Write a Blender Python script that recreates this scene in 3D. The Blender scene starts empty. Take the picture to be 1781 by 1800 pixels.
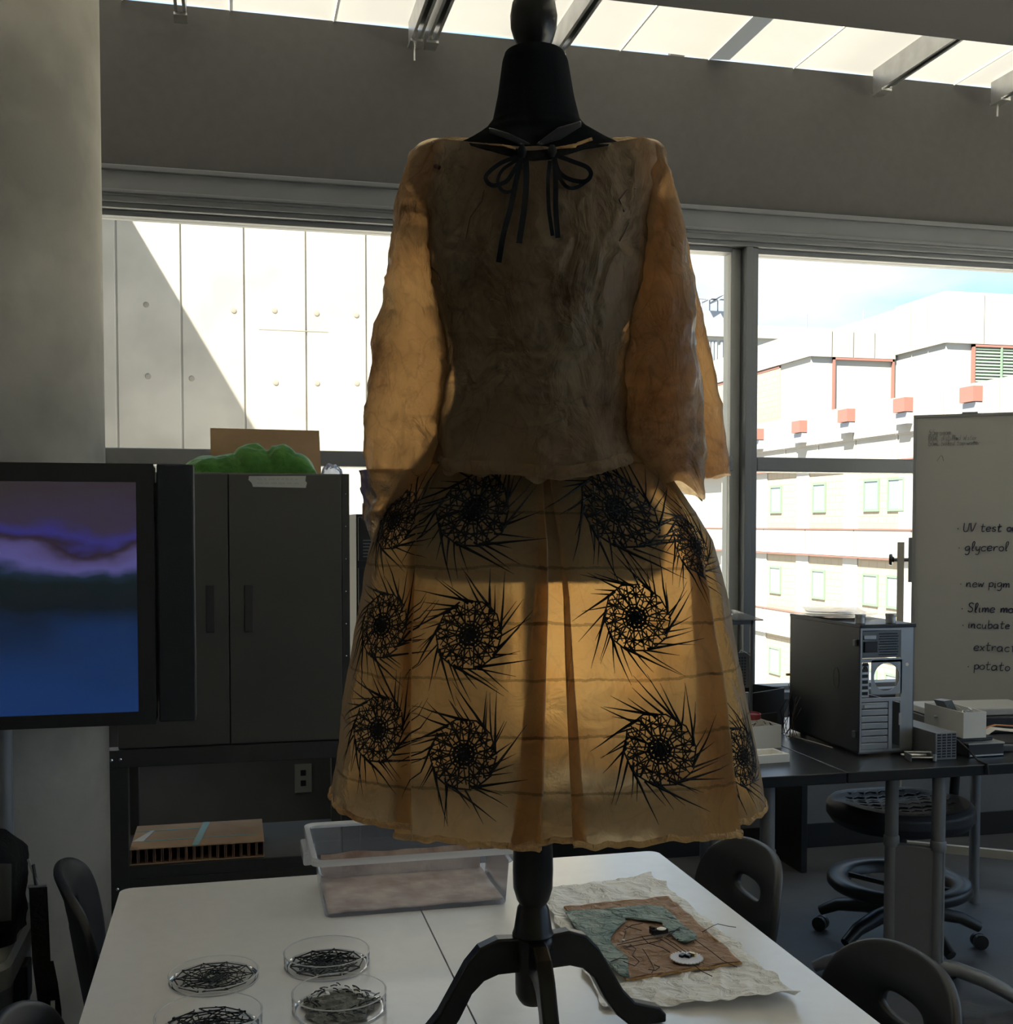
import bpy, bmesh, math, random
import numpy as np
from mathutils import Vector, Matrix, noise
from mathutils.bvhtree import BVHTree

random.seed(7)
R = math.radians
scene = bpy.context.scene
C = scene.collection

# ------------------------------------------------------------------ camera
F, PX, PY, YAW, PIT, EYE = 2000.0, 890.5, 997.0, R(13.5), R(2.2), 1.5
cam_d = bpy.data.cameras.new('camera')
cam_d.sensor_fit = 'HORIZONTAL'
cam_d.sensor_width = 36.0
cam_d.lens = 36.0 * F / 1781.0
cam_d.shift_y = (PY - 900.0) / 1781.0
cam_d.clip_end = 500
cam = bpy.data.objects.new('camera', cam_d)
C.objects.link(cam)
cam.location = (0, 0, EYE)
cam.rotation_euler = (R(90) - PIT, 0, -YAW)
scene.camera = cam

# ------------------------------------------------------------------ view
scene.view_settings.view_transform = 'Standard'
scene.view_settings.look = 'None'
scene.view_settings.gamma = 1.0
scene.view_settings.use_curve_mapping = False
scene.view_settings.exposure = 2.82
scene.cycles.use_denoising = True
scene.cycles.use_adaptive_sampling = True
scene.cycles.adaptive_threshold = 0.03
scene.cycles.max_bounces = 12
scene.cycles.diffuse_bounces = 5
scene.cycles.glossy_bounces = 4
scene.cycles.transmission_bounces = 8
scene.cycles.transparent_max_bounces = 24
scene.cycles.caustics_reflective = False
scene.cycles.caustics_refractive = False
scene.cycles.sample_clamp_indirect = 6.0

# ------------------------------------------------------------------ sky and sun
SKY = 0.34
SUN = 5.0
world = bpy.data.worlds.new('sky')
scene.world = world
world.use_nodes = True
wn, wl = world.node_tree.nodes, world.node_tree.links
wn.clear()
w_out = wn.new('ShaderNodeOutputWorld')
w_bg = wn.new('ShaderNodeBackground')
w_tc = wn.new('ShaderNodeTexCoord')
w_map = wn.new('ShaderNodeMapping')
w_map.inputs['Scale'].default_value = (2.2, 2.2, 5.5)
w_no = wn.new('ShaderNodeTexNoise')
w_no.inputs['Scale'].default_value = 1.6
w_no.inputs['Detail'].default_value = 8
w_ra = wn.new('ShaderNodeValToRGB')
w_ra.color_ramp.elements[0].position = 0.46
w_ra.color_ramp.elements[0].color = (0.26, 0.42, 0.62, 1)
w_ra.color_ramp.elements[1].position = 0.66
w_ra.color_ramp.elements[1].color = (0.53, 0.55, 0.58, 1)
wl.new(w_tc.outputs['Generated'], w_map.inputs['Vector'])
wl.new(w_map.outputs['Vector'], w_no.inputs['Vector'])
wl.new(w_no.outputs['Fac'], w_ra.inputs['Fac'])
wl.new(w_ra.outputs['Color'], w_bg.inputs['Color'])
w_bg.inputs['Strength'].default_value = SKY
wl.new(w_bg.outputs['Background'], w_out.inputs['Surface'])

sun_d = bpy.data.lights.new('sun', 'SUN')
sun_d.energy = SUN
sun_d.angle = R(0.6)
sun_d.color = (1.0, 0.91, 0.74)
sun = bpy.data.objects.new('sun', sun_d)
C.objects.link(sun)
SUN_DIR = Vector((1.0, 0.9, -1.727)).normalized()
sun.rotation_euler = SUN_DIR.to_track_quat('-Z', 'Y').to_euler()
sun.location = (-20, -20, 40)

def portal(c, sx, sz, rz):
    d = bpy.data.lights.new('window_portal', 'AREA')
    d.shape = 'RECTANGLE'
    d.size, d.size_y = sx, sz
    d.cycles.is_portal = True
    o = bpy.data.objects.new('window_portal', d)
    C.objects.link(o)
    o.location = c
    o.rotation_euler = (R(90), 0, rz)
portal((1.15, 4.92, 1.77), 7.5, 1.95, 0.0)
portal((5.22, 0.3, 1.8), 7.6, 2.1, R(-90))

# ------------------------------------------------------------------ helpers
_fw = Vector((math.sin(YAW) * math.cos(PIT), math.cos(YAW) * math.cos(PIT), -math.sin(PIT)))
_rt = Vector((math.cos(YAW), -math.sin(YAW), 0))
_up = Vector((math.sin(YAW) * math.sin(PIT), math.cos(YAW) * math.sin(PIT), math.cos(PIT)))
def ray(px, py):
    return _fw + _rt * ((px - PX) / F) + _up * ((PY - py) / F)
def at(px, py, x=None, y=None, z=None):
    r = ray(px, py)
    t = x / r.x if x is not None else (y / r.y if y is not None else (z - EYE) / r.z)
    return Vector((0, 0, EYE)) + r * t

def ndisp(p, f, seed=0.0):
    return noise.noise(Vector((p[0] * f + seed, p[1] * f + seed * 1.7, p[2] * f - seed)))
def crease(p, f, seed=0.0):
    return 1.0 - 2.0 * abs(noise.noise(Vector((p[0] * f + seed, p[1] * f - seed, p[2] * f + 2 * seed))))

MATS = {}
def _nodes(name):
    m = bpy.data.materials.new(name)
    m.use_nodes = True
    MATS[name] = m
    return m, m.node_tree.nodes, m.node_tree.links
def mat(name, col, rough=0.6, metal=0.0, var=0.0, vscale=6.0, bump=0.0, bscale=40.0, col2=None, emit=None, spec=None, stretch=None, detail=5.0, lo=0.35, hi=0.65, coat=0.0):
    m, n, l = _nodes(name)
    b = n['Principled BSDF']
    b.inputs['Roughness'].default_value = rough
    b.inputs['Metallic'].default_value = metal
    if spec is not None: b.inputs['Specular IOR Level'].default_value = spec
    if coat: b.inputs['Coat Weight'].default_value = coat
    c = tuple(col) + (1,)
    if var or col2:
        tc = n.new('ShaderNodeTexCoord'); mp = n.new('ShaderNodeMapping'); no = n.new('ShaderNodeTexNoise'); ra = n.new('ShaderNodeValToRGB')
        no.inputs['Scale'].default_value = vscale; no.inputs['Detail'].default_value = detail
        if stretch: mp.inputs['Scale'].default_value = stretch
        l.new(tc.outputs['Object'], mp.inputs['Vector']); l.new(mp.outputs['Vector'], no.inputs['Vector'])
        l.new(no.outputs['Fac'], ra.inputs['Fac'])
        d = tuple(col2) + (1,) if col2 else tuple(max(0, x * (1 - var)) for x in col) + (1,)
        u = c if col2 else tuple(min(1, x * (1 + var)) for x in col) + (1,)
        ra.color_ramp.elements[0].position = lo; ra.color_ramp.elements[1].position = hi
        ra.color_ramp.elements[0].color = d; ra.color_ramp.elements[1].color = u
        l.new(ra.outputs['Color'], b.inputs['Base Color'])
    else:
        b.inputs['Base Color'].default_value = c
    if bump:
        tc2 = n.new('ShaderNodeTexCoord'); n2 = n.new('ShaderNodeTexNoise'); bm = n.new('ShaderNodeBump')
        n2.inputs['Scale'].default_value = bscale; n2.inputs['Detail'].default_value = 4
        bm.inputs['Strength'].default_value = bump; bm.inputs['Distance'].default_value = 0.02
        l.new(tc2.outputs['Object'], n2.inputs['Vector']); l.new(n2.outputs['Fac'], bm.inputs['Height'])
        l.new(bm.outputs['Normal'], b.inputs['Normal'])
    if emit:
        b.inputs['Emission Color'].default_value = c
        b.inputs['Emission Strength'].default_value = emit
    return m

def sheet_mat(name, c1, c2, c3, trans=0.55, gloss=0.10, grough=0.35, scale=9.0, bump=0.35, bscale=26.0, stain=0.60, stripes=0.0, fwd=0.0, frough=0.5, gmax=0.3, zst=1.0, crum=0.6, veins=0.0):
    """thin translucent dried film: diffuse + translucent with a waxy gloss"""
    m, n, l = _nodes(name)
    n.remove(n['Principled BSDF'])
    out = n['Material Output']
    tc = n.new('ShaderNodeTexCoord')
    no = n.new('ShaderNodeTexNoise'); no.inputs['Scale'].default_value = scale; no.inputs['Detail'].default_value = 7
    no.inputs['Roughness'].default_value = 0.6
    ra = n.new('ShaderNodeValToRGB')
    ra.color_ramp.elements[0].position = 0.30; ra.color_ramp.elements[0].color = tuple(c2) + (1,)
    ra.color_ramp.elements[1].position = 0.66; ra.color_ramp.elements[1].color = tuple(c1) + (1,)
    no2 = n.new('ShaderNodeTexNoise'); no2.inputs['Scale'].default_value = scale * 0.45; no2.inputs['Detail'].default_value = 9
    no2.inputs['Roughness'].default_value = 0.72
    ra2 = n.new('ShaderNodeValToRGB')
    ra2.color_ramp.elements[0].position = stain; ra2.color_ramp.elements[0].color = (0, 0, 0, 1)
    ra2.color_ramp.elements[1].position = stain + 0.13; ra2.color_ramp.elements[1].color = (1, 1, 1, 1)
    mx = n.new('ShaderNodeMix'); mx.data_type = 'RGBA'
    mx.inputs[7].default_value = tuple(c3) + (1,)
    l.new(tc.outputs['Object'], no.inputs['Vector']); l.new(tc.outputs['Object'], no2.inputs['Vector'])
    l.new(no.outputs['Fac'], ra.inputs['Fac']); l.new(no2.outputs['Fac'], ra2.inputs['Fac'])
    l.new(ra.outputs['Color'], mx.inputs[6]); l.new(ra2.outputs['Color'], mx.inputs[0])
    col = mx.outputs[2]
    if veins:
        for vs_, wd, st_ in ((scale * 0.55, 0.016, 0.8), (scale * 1.5, 0.022, 1.0), (scale * 3.4, 0.03, 0.7)):
            nv_ = n.new('ShaderNodeTexNoise'); nv_.inputs['Scale'].default_value = vs_; nv_.inputs['Detail'].default_value = 2; nv_.inputs['Distortion'].default_value = 0.9
            mv = n.new('ShaderNodeMapping'); mv.inputs['Scale'].default_value = (1, 1, 0.7); mv.inputs['Location'].default_value = (vs_, 2, 0)
            l.new(tc.outputs['Object'], mv.inputs['Vector']); l.new(mv.outputs['Vector'], nv_.inputs['Vector'])
            s1 = n.new('ShaderNodeMath'); s1.operation = 'SUBTRACT'; l.new(nv_.outputs['Fac'], s1.inputs[0]); s1.inputs[1].default_value = 0.5
            s2 = n.new('ShaderNodeMath'); s2.operation = 'ABSOLUTE'; l.new(s1.outputs[0], s2.inputs[0])
            mr_ = n.new('ShaderNodeMapRange'); l.new(s2.outputs[0], mr_.inputs[0]); mr_.inputs[1].default_value = 0.0; mr_.inputs[2].default_value = wd; mr_.inputs[3].default_value = veins * st_; mr_.inputs[4].default_value = 0.0
            mk = n.new('ShaderNodeMath'); mk.operation = 'MULTIPLY'; l.new(mr_.outputs[0], mk.inputs[0]); l.new(no2.outputs['Fac'], mk.inputs[1])
            mz = n.new('ShaderNodeMix'); mz.data_type = 'RGBA'; l.new(mk.outputs[0], mz.inputs[0]); l.new(col, mz.inputs[6]); mz.inputs[7].default_value = tuple(x * 0.45 for x in c3) + (1,)
            col = mz.outputs[2]
    if stripes:  # evenly spaced darker horizontal lines in the film colour
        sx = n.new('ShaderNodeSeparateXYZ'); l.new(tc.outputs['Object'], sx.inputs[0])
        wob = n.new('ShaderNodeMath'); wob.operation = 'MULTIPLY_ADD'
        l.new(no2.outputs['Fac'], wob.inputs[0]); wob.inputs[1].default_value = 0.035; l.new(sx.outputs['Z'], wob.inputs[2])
        dv = n.new('ShaderNodeMath'); dv.operation = 'DIVIDE'; l.new(wob.outputs[0], dv.inputs[0]); dv.inputs[1].default_value = stripes
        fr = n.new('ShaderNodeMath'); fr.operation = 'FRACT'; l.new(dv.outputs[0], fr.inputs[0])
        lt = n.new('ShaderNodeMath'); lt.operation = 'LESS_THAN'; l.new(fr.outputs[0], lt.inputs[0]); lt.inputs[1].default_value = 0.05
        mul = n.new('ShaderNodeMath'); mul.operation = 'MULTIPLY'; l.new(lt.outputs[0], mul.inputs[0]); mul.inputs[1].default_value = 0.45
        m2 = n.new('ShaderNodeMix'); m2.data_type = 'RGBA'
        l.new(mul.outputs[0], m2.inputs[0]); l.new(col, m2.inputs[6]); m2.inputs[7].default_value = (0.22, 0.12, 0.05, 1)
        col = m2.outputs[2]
    nb = n.new('ShaderNodeTexNoise'); nb.inputs['Scale'].default_value = bscale; nb.inputs['Detail'].default_value = 6
    nb.inputs['Distortion'].default_value = 1.2
    bm = n.new('ShaderNodeBump'); bm.inputs['Strength'].default_value = min(1.0, bump); bm.inputs['Distance'].default_value = 0.012
    mpb = n.new('ShaderNodeMapping'); mpb.inputs['Scale'].default_value = (1, 1, zst); l.new(tc.outputs['Object'], mpb.inputs['Vector'])
    l.new(mpb.outputs['Vector'], nb.inputs['Vector'])
    vo = n.new('ShaderNodeTexVoronoi'); vo.feature = 'F1'; vo.inputs['Scale'].default_value = bscale * 0.75
    wv = n.new('ShaderNodeVectorMath'); wv.operation = 'MULTIPLY_ADD'; l.new(nb.outputs['Color'], wv.inputs[0]); wv.inputs[1].default_value = (0.05, 0.05, 0.05); l.new(mpb.outputs['Vector'], wv.inputs[2])
    l.new(wv.outputs[0], vo.inputs['Vector'])
    hh = n.new('ShaderNodeMath'); hh.operation = 'MULTIPLY_ADD'; l.new(vo.outputs['Distance'], hh.inputs[0]); hh.inputs[1].default_value = crum; l.new(nb.outputs['Fac'], hh.inputs[2])
    l.new(hh.outputs[0], bm.inputs['Height'])
    df = n.new('ShaderNodeBsdfDiffuse'); tr = n.new('ShaderNodeBsdfTranslucent'); gl = n.new('ShaderNodeBsdfGlossy')
    gl.inputs['Roughness'].default_value = grough
    for s in (df, tr): l.new(col, s.inputs['Color'])
    for s in (df, tr, gl): l.new(bm.outputs['Normal'], s.inputs['Normal'])
    m1 = n.new('ShaderNodeMixShader'); m1.inputs[0].default_value = trans
    l.new(df.outputs[0], m1.inputs[1]); l.new(tr.outputs[0], m1.inputs[2])
    if fwd:
        rf = n.new('ShaderNodeBsdfRefraction'); rf.inputs['Roughness'].default_value = frough; rf.inputs['IOR'].default_value = 1.12
        l.new(col, rf.inputs['Color']); l.new(bm.outputs['Normal'], rf.inputs['Normal'])
        m0 = n.new('ShaderNodeMixShader'); m0.inputs[0].default_value = fwd
        l.new(m1.outputs[0], m0.inputs[1]); l.new(rf.outputs[0], m0.inputs[2]); m1 = m0
    fz = n.new('ShaderNodeLayerWeight'); fz.inputs['Blend'].default_value = gloss
    l.new(bm.outputs['Normal'], fz.inputs['Normal'])
    mg = n.new('ShaderNodeMixShader'); fm = n.new('ShaderNodeMath'); fm.operation = 'MULTIPLY'; fm.inputs[1].default_value = gmax; l.new(fz.outputs['Fresnel'], fm.inputs[0]); l.new(fm.outputs[0], mg.inputs[0])
    l.new(m1.outputs[0], mg.inputs[1]); l.new(gl.outputs[0], mg.inputs[2])
    l.new(mg.outputs[0], out.inputs['Surface'])
    return m

def clear_mat(name, tint=(1, 1, 1), refl=0.12, rough=0.02, milk=0.0, milkcol=(0.8, 0.83, 0.9)):
    m, n, l = _nodes(name)
    n.remove(n['Principled BSDF'])
    out = n['Material Output']
    tp = n.new('ShaderNodeBsdfTransparent'); tp.inputs[0].default_value = tuple(tint) + (1,)
    gl = n.new('ShaderNodeBsdfGlossy'); gl.inputs['Roughness'].default_value = rough
    lw = n.new('ShaderNodeLayerWeight'); lw.inputs['Blend'].default_value = refl
    mx = n.new('ShaderNodeMixShader')
    l.new(lw.outputs['Fresnel'], mx.inputs[0])
    base = tp.outputs[0]
    if milk:
        df = n.new('ShaderNodeBsdfDiffuse'); df.inputs[0].default_value = tuple(milkcol) + (1,)
        tl = n.new('ShaderNodeBsdfTranslucent'); tl.inputs[0].default_value = tuple(milkcol) + (1,)
        md = n.new('ShaderNodeMixShader'); md.inputs[0].default_value = 0.5
        l.new(df.outputs[0], md.inputs[1]); l.new(tl.outputs[0], md.inputs[2])
        mm = n.new('ShaderNodeMixShader'); mm.inputs[0].default_value = milk
        l.new(base, mm.inputs[1]); l.new(md.outputs[0], mm.inputs[2])
        base = mm.outputs[0]
    l.new(base, mx.inputs[1]); l.new(gl.outputs[0], mx.inputs[2])
    l.new(mx.outputs[0], out.inputs['Surface'])
    return m

class MB:
    def __init__(self): self.v, self.f = [], []
    def add(self, vs, fs):
        o = len(self.v); self.v += [tuple(p) for p in vs]; self.f += [tuple(i + o for i in q) for q in fs]; return self
    def box(self, x0, x1, y0, y1, z0, z1):
        return self.add([(x0, y0, z0), (x1, y0, z0), (x1, y1, z0), (x0, y1, z0), (x0, y0, z1), (x1, y0, z1), (x1, y1, z1), (x0, y1, z1)],
                        [(0, 3, 2, 1), (4, 5, 6, 7), (0, 1, 5, 4), (1, 2, 6, 5), (2, 3, 7, 6), (3, 0, 4, 7)])
    def obox(self, c, s, rz=0.0, rx=0.0, ry=0.0):
        M = Matrix.Translation(c) @ Matrix.Rotation(rz, 4, 'Z') @ Matrix.Rotation(ry, 4, 'Y') @ Matrix.Rotation(rx, 4, 'X')
        t = MB().box(-s[0] / 2, s[0] / 2, -s[1] / 2, s[1] / 2, -s[2] / 2, s[2] / 2)
        return self.add([M @ Vector(p) for p in t.v], t.f)
    def hexa(self, p):   # 8 corners: bottom 4 ccw, top 4 ccw
        return self.add(p, [(0, 3, 2, 1), (4, 5, 6, 7), (0, 1, 5, 4), (1, 2, 6, 5), (2, 3, 7, 6), (3, 0, 4, 7)])
    def tube(self, pts, r, n=8, caps=True):
        pts = [Vector(p) for p in pts]; m = len(pts)
        rr = r if isinstance(r, (list, tuple)) else [r] * m
        vs, fs = [], []
        t0 = (pts[1] - pts[0]).normalized()
        a = t0.orthogonal().normalized()
        for i, p in enumerate(pts):
            t = (pts[min(i + 1, m - 1)] - pts[max(i - 1, 0)]).normalized()
            a = (a - t * a.dot(t))
            a = a.normalized() if a.length > 1e-6 else t.orthogonal().normalized()
            b = t.cross(a)
            for k in range(n):
                g = 2 * math.pi * k / n
                vs.append(p + (a * math.cos(g) + b * math.sin(g)) * rr[i])
        for i in range(m - 1):
            for k in range(n):
                fs.append((i * n + k, i * n + (k + 1) % n, (i + 1) * n + (k + 1) % n, (i + 1) * n + k))
        if caps: fs += [tuple(range(n - 1, -1, -1)), tuple((m - 1) * n + k for k in range(n))]
        return self.add(vs, fs)
    def lathe(self, prof, n=32, c=(0, 0, 0), caps=True, sx=1.0, sy=1.0):
        vs, fs = [], []
        for r, z in prof:
            for k in range(n):
                g = 2 * math.pi * k / n
                vs.append((c[0] + r * sx * math.cos(g), c[1] + r * sy * math.sin(g), c[2] + z))
        for i in range(len(prof) - 1):
            for k in range(n):
                fs.append((i * n + k, i * n + (k + 1) % n, (i + 1) * n + (k + 1) % n, (i + 1) * n + k))
        if caps: fs += [tuple(range(n - 1, -1, -1)), tuple((len(prof) - 1) * n + k for k in range(n))]
        return self.add(vs, fs)
    def cyl(self, c, r, h, n=20, axis='z'):
        t = MB().lathe([(r, 0), (r, h)], n)
        if axis == 'y': vs = [(p[0], p[2], p[1]) for p in t.v]; fs = [q[::-1] for q in t.f]
        elif axis == 'x': vs = [(p[2], p[0], p[1]) for p in t.v]; fs = t.f
        else: vs, fs = t.v, t.f
        return self.add([Vector(p) + Vector(c) for p in vs], fs)
    def prism(self, poly, fn0, fn1):   # poly of (u,v); fn map to 3D
        n = len(poly)
        vs = [fn0(*p) for p in poly] + [fn1(*p) for p in poly]
        fs = [tuple(range(n - 1, -1, -1)), tuple(range(n, 2 * n))] + [(i, (i + 1) % n, n + (i + 1) % n, n + i) for i in range(n)]
        return self.add(vs, fs)
    def grid(self, fn, nu, nv, closeu=False):
        vs = [fn(i / (nu if closeu else nu - 1), j / (nv - 1)) for j in range(nv) for i in range(nu)]
        fs = []
        for j in range(nv - 1):
            for i in range(nu if closeu else nu - 1):
                a, b = j * nu + i, j * nu + (i + 1) % nu
                fs.append((a, b, b + nu, a + nu))
        return self.add(vs, fs)
    def strip(self, pts, wd, w, th=0.0008):   # ribbon along pts, width direction wd (vector or fn)
        pts = [Vector(p) for p in pts]
        def q(i): return Vector(wd(i) if callable(wd) else wd).normalized() * w / 2
        L = [p - q(i) for i, p in enumerate(pts)]; Rr = [p + q(i) for i, p in enumerate(pts)]
        m = len(pts)
        nn = []
        for i in range(m):
            t = pts[min(i + 1, m - 1)] - pts[max(i - 1, 0)]
            k = t.cross(q(i)); nn.append(k.normalized() * th if k.length > 1e-9 else Vector((0, 0, th)))
        vs = L + Rr + [a + b for a, b in zip(L, nn)] + [a + b for a, b in zip(Rr, nn)]
        fs = []
        for i in range(m - 1):
            fs += [(i, i + 1, m + i + 1, m + i), (2 * m + i, 3 * m + i, 3 * m + i + 1, 2 * m + i + 1),
                   (i, 2 * m + i, 2 * m + i + 1, i + 1), (m + i, m + i + 1, 3 * m + i + 1, 3 * m + i)]
        return self.add(vs, fs)
    def build(self, name, m, parent=None, smooth=False, bevel=0.0, fixn=True, world=True, solid=0.0, angle=40):
        me = bpy.data.meshes.new(name)
        me.from_pydata(self.v, [], self.f)
        if fixn:
            b = bmesh.new(); b.from_mesh(me); bmesh.ops.recalc_face_normals(b, faces=b.faces); b.to_mesh(me); b.free()
        me.materials.append(MATS[m] if isinstance(m, str) else m)
        if smooth:
            me.polygons.foreach_set('use_smooth', [True] * len(me.polygons))
        o = bpy.data.objects.new(name, me)
        C.objects.link(o)
        if parent is not None:
            o.parent = parent
            if world: o.matrix_parent_inverse = PM[parent.name].inverted()
        if smooth and angle < 180:
            try: me.set_sharp_from_angle(angle=R(angle))
            except Exception: pass
        if bevel:
            md = o.modifiers.new('edge', 'BEVEL'); md.width = bevel; md.segments = 2; md.limit_method = 'ANGLE'; md.angle_limit = R(40)
        if solid:
            md = o.modifiers.new('thick', 'SOLIDIFY'); md.thickness = solid; md.offset = 0
        return o
PM = {}
def thing(name, label=None, cat=None, loc=(0, 0, 0), rz=0.0, group=None, kind=None):
    o = bpy.data.objects.new(name, None)
    o.empty_display_size = 0.05
    C.objects.link(o)
    o.location = loc; o.rotation_euler = (0, 0, rz)
    PM[o.name] = Matrix.Translation(loc) @ Matrix.Rotation(rz, 4, 'Z')
    if label: o['label'] = label
    if cat: o['category'] = cat
    if group: o['group'] = group
    if kind: o['kind'] = kind
    return o
def tag(o, label=None, cat=None, group=None, kind=None):
    for k, v in (('label', label), ('category', cat), ('group', group), ('kind', kind)):
        if v: o[k] = v
    PM[o.name] = Matrix.Identity(4)
    return o
def sub(o):
    PM[o.name] = PM[o.parent.name].copy() if o.parent and o.matrix_parent_inverse == Matrix.Identity(4) else Matrix.Identity(4)
    return o
def child(mb, name, m, parent, **k):   # sub-part under a part built in the same coordinates
    o = mb.build(name, m, None, **k)
    o.parent = parent
    return o
def copy_tree(o, parent=None):
    c = o.copy(); C.objects.link(c); c.parent = parent
    for ch in o.children: copy_tree(ch, c)
    return c

# ------------------------------------------------------------------ materials
mat('concrete', (0.29, 0.27, 0.235), 0.85, var=0.26, vscale=2.6, bump=0.25, bscale=9, detail=9)
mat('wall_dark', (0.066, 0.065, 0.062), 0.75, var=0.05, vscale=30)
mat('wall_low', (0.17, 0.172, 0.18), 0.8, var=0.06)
mat('wall_room', (0.66, 0.65, 0.62), 0.85, var=0.05)
mat('floor', (0.09, 0.092, 0.095), 0.55, var=0.2, vscale=3, bump=0.05, bscale=60)
mat('ceiling_metal', (0.90, 0.90, 0.87), 0.34, 0.15, var=0.05, vscale=2.0, bump=0.12, bscale=3.0)
sheet_mat('fill_light_panel', (0.86, 0.85, 0.80), (0.80, 0.80, 0.76), (0.70, 0.70, 0.67), trans=0.16, gloss=0.1, scale=1.3, bump=0.1, bscale=3)
mat('galv', (0.55, 0.55, 0.54), 0.35, 0.8, var=0.1, vscale=12)
mat('beam', (0.05, 0.05, 0.052), 0.85, spec=0.1)
mat('alu', (0.17, 0.178, 0.188), 0.5, 0.2, var=0.04, spec=0.3)
mat('alu_light', (0.46, 0.47, 0.46), 0.5, 0.1)
clear_mat('pane_glass', (0.96, 0.98, 0.98), 0.06, 0.0)
mat('table_white', (0.82, 0.80, 0.775), 0.22, var=0.015, vscale=40, spec=0.9)
mat('table_edge', (0.62, 0.60, 0.57), 0.5)
mat('steel_grey', (0.24, 0.25, 0.265), 0.45, 0.3)
mat('black_wood', (0.007, 0.007, 0.008), 0.28, var=0.3, vscale=20, spec=0.28)
mat('black_cloth', (0.010, 0.0105, 0.013), 1.0, bump=0.1, bscale=900, spec=0.05)
mat('black_plastic', (0.02, 0.02, 0.022), 0.38)
mat('black_soft', (0.014, 0.014, 0.014), 0.95, bump=0.3, bscale=120, spec=0.1)
mat('print_black', (0.008, 0.009, 0.010), 0.45, bump=0.3, bscale=300, spec=0.3)
clear_mat('sheer_ribbon', (0.5, 0.52, 0.55), 0.1, 0.4, milk=0.6, milkcol=(0.11, 0.115, 0.13))
mat('ribbon', (0.011, 0.0125, 0.015), 0.7, spec=0.15)
sheet_mat('blouse_film', (0.90, 0.69, 0.43), (0.66, 0.46, 0.28), (0.34, 0.20, 0.12), trans=0.74, gloss=0.20, grough=0.26, scale=7, bump=1.0, bscale=17, fwd=0.40, gmax=0.5, zst=0.6, crum=1.1, veins=0.34, stain=0.55)
sheet_mat('skirt_film', (0.98, 0.77, 0.46), (0.88, 0.60, 0.31), (0.48, 0.20, 0.09), trans=0.82, gloss=0.05, scale=8, bump=0.45, bscale=16, crum=0.5, veins=0.2, stripes=0.0715, fwd=0.48, gmax=0.12)
sheet_mat('hem_film', (0.80, 0.56, 0.28), (0.62, 0.38, 0.18), (0.42, 0.20, 0.09), trans=0.5, gloss=0.08, scale=26, bump=0.6, bscale=50)
mat('stain', (0.10, 0.045, 0.03), 0.5)
mat('cabinet', (0.082, 0.079, 0.066), 0.7, var=0.04, vscale=4)
mat('shelf_grey', (0.055, 0.055, 0.052), 0.7, spec=0.2)
mat('cabinet_dark', (0.045, 0.044, 0.040), 0.55)
mat('rivet', (0.75, 0.75, 0.75), 0.25, 0.9)
mat('tape_label', (0.50, 0.50, 0.47), 0.6, var=0.05)
mat('ink', (0.022, 0.026, 0.07), 0.5)
mat('ink_grey', (0.10, 0.11, 0.11), 0.6)
mat('tv_black', (0.016, 0.017, 0.019), 0.4)
mat('tv_speaker', (0.013, 0.015, 0.019), 0.7, bump=0.2, bscale=600)
mat('cardboard', (0.40, 0.25, 0.14), 0.85, var=0.1, vscale=8)
mat('honeycomb', (0.30, 0.17, 0.12), 0.85, var=0.15, vscale=30)
mat('teal_tape', (0.05, 0.27, 0.30), 0.5)
sheet_mat('green_bag', (0.12, 0.30, 0.07), (0.06, 0.18, 0.035), (0.20, 0.36, 0.14), trans=0.35, gloss=0.2, scale=14, bump=0.5, bscale=22)
clear_mat('film_blue', (0.82, 0.86, 0.95), 0.2, 0.15, milk=0.45, milkcol=(0.70, 0.76, 0.92))
clear_mat('clear_plastic', (0.985, 0.985, 0.985), 0.035, 0.06, milk=0.03, milkcol=(0.9, 0.9, 0.9))
clear_mat('bin_plastic', (0.92, 0.94, 0.98), 0.05, 0.25, milk=0.20, milkcol=(0.78, 0.82, 0.90))
mat('sediment', (0.36, 0.24, 0.19), 0.7, col2=(0.60, 0.48, 0.40), vscale=16, bump=0.3, bscale=40)
sheet_mat('parchment', (0.96, 0.955, 0.94), (0.92, 0.91, 0.89), (0.88, 0.87, 0.85), trans=0.05, gloss=0.06, scale=6, bump=0.8, bscale=30, crum=0.9)
sheet_mat('leather', (0.50, 0.33, 0.22), (0.36, 0.22, 0.14), (0.27, 0.13, 0.07), trans=0.2, gloss=0.10, scale=12, bump=0.7, bscale=40)
sheet_mat('teal_film', (0.38, 0.47, 0.43), (0.20, 0.30, 0.29), (0.36, 0.34, 0.27), trans=0.2, gloss=0.14, scale=22, bump=1.0, bscale=45)
mat('thread', (0.035, 0.022, 0.018), 0.8)
mat('badge_white', (0.70, 0.72, 0.82), 0.6)
mat('shell', (0.92, 0.90, 0.84), 0.3)
mat('brass', (0.60, 0.45, 0.2), 0.3, 0.8)
mat('desk_black', (0.016, 0.017, 0.019), 0.30)
mat('pc_black', (0.030, 0.032, 0.036), 0.42)
mat('pc_metal', (0.40, 0.41, 0.42), 0.38, 0.75, var=0.06)
mat('pc_metal_dark', (0.16, 0.17, 0.18), 0.45, 0.6)
mat('grille', (0.10, 0.105, 0.11), 0.5, 0.4)
mat('paper_white', (0.80, 0.78, 0.74), 0.7)
mat('card_beige', (0.62, 0.56, 0.48), 0.7)
mat('red_lid', (0.30, 0.025, 0.03), 0.4)
mat('board_white', (0.46, 0.45, 0.42), 0.4)
mat('board_frame', (0.34, 0.34, 0.34), 0.4, 0.4)
mat('beige_steel', (0.50, 0.47, 0.40), 0.45)
mat('wire_black', (0.02, 0.02, 0.02), 0.5)
mat('wire_brown', (0.09, 0.06, 0.04), 0.5)
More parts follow.
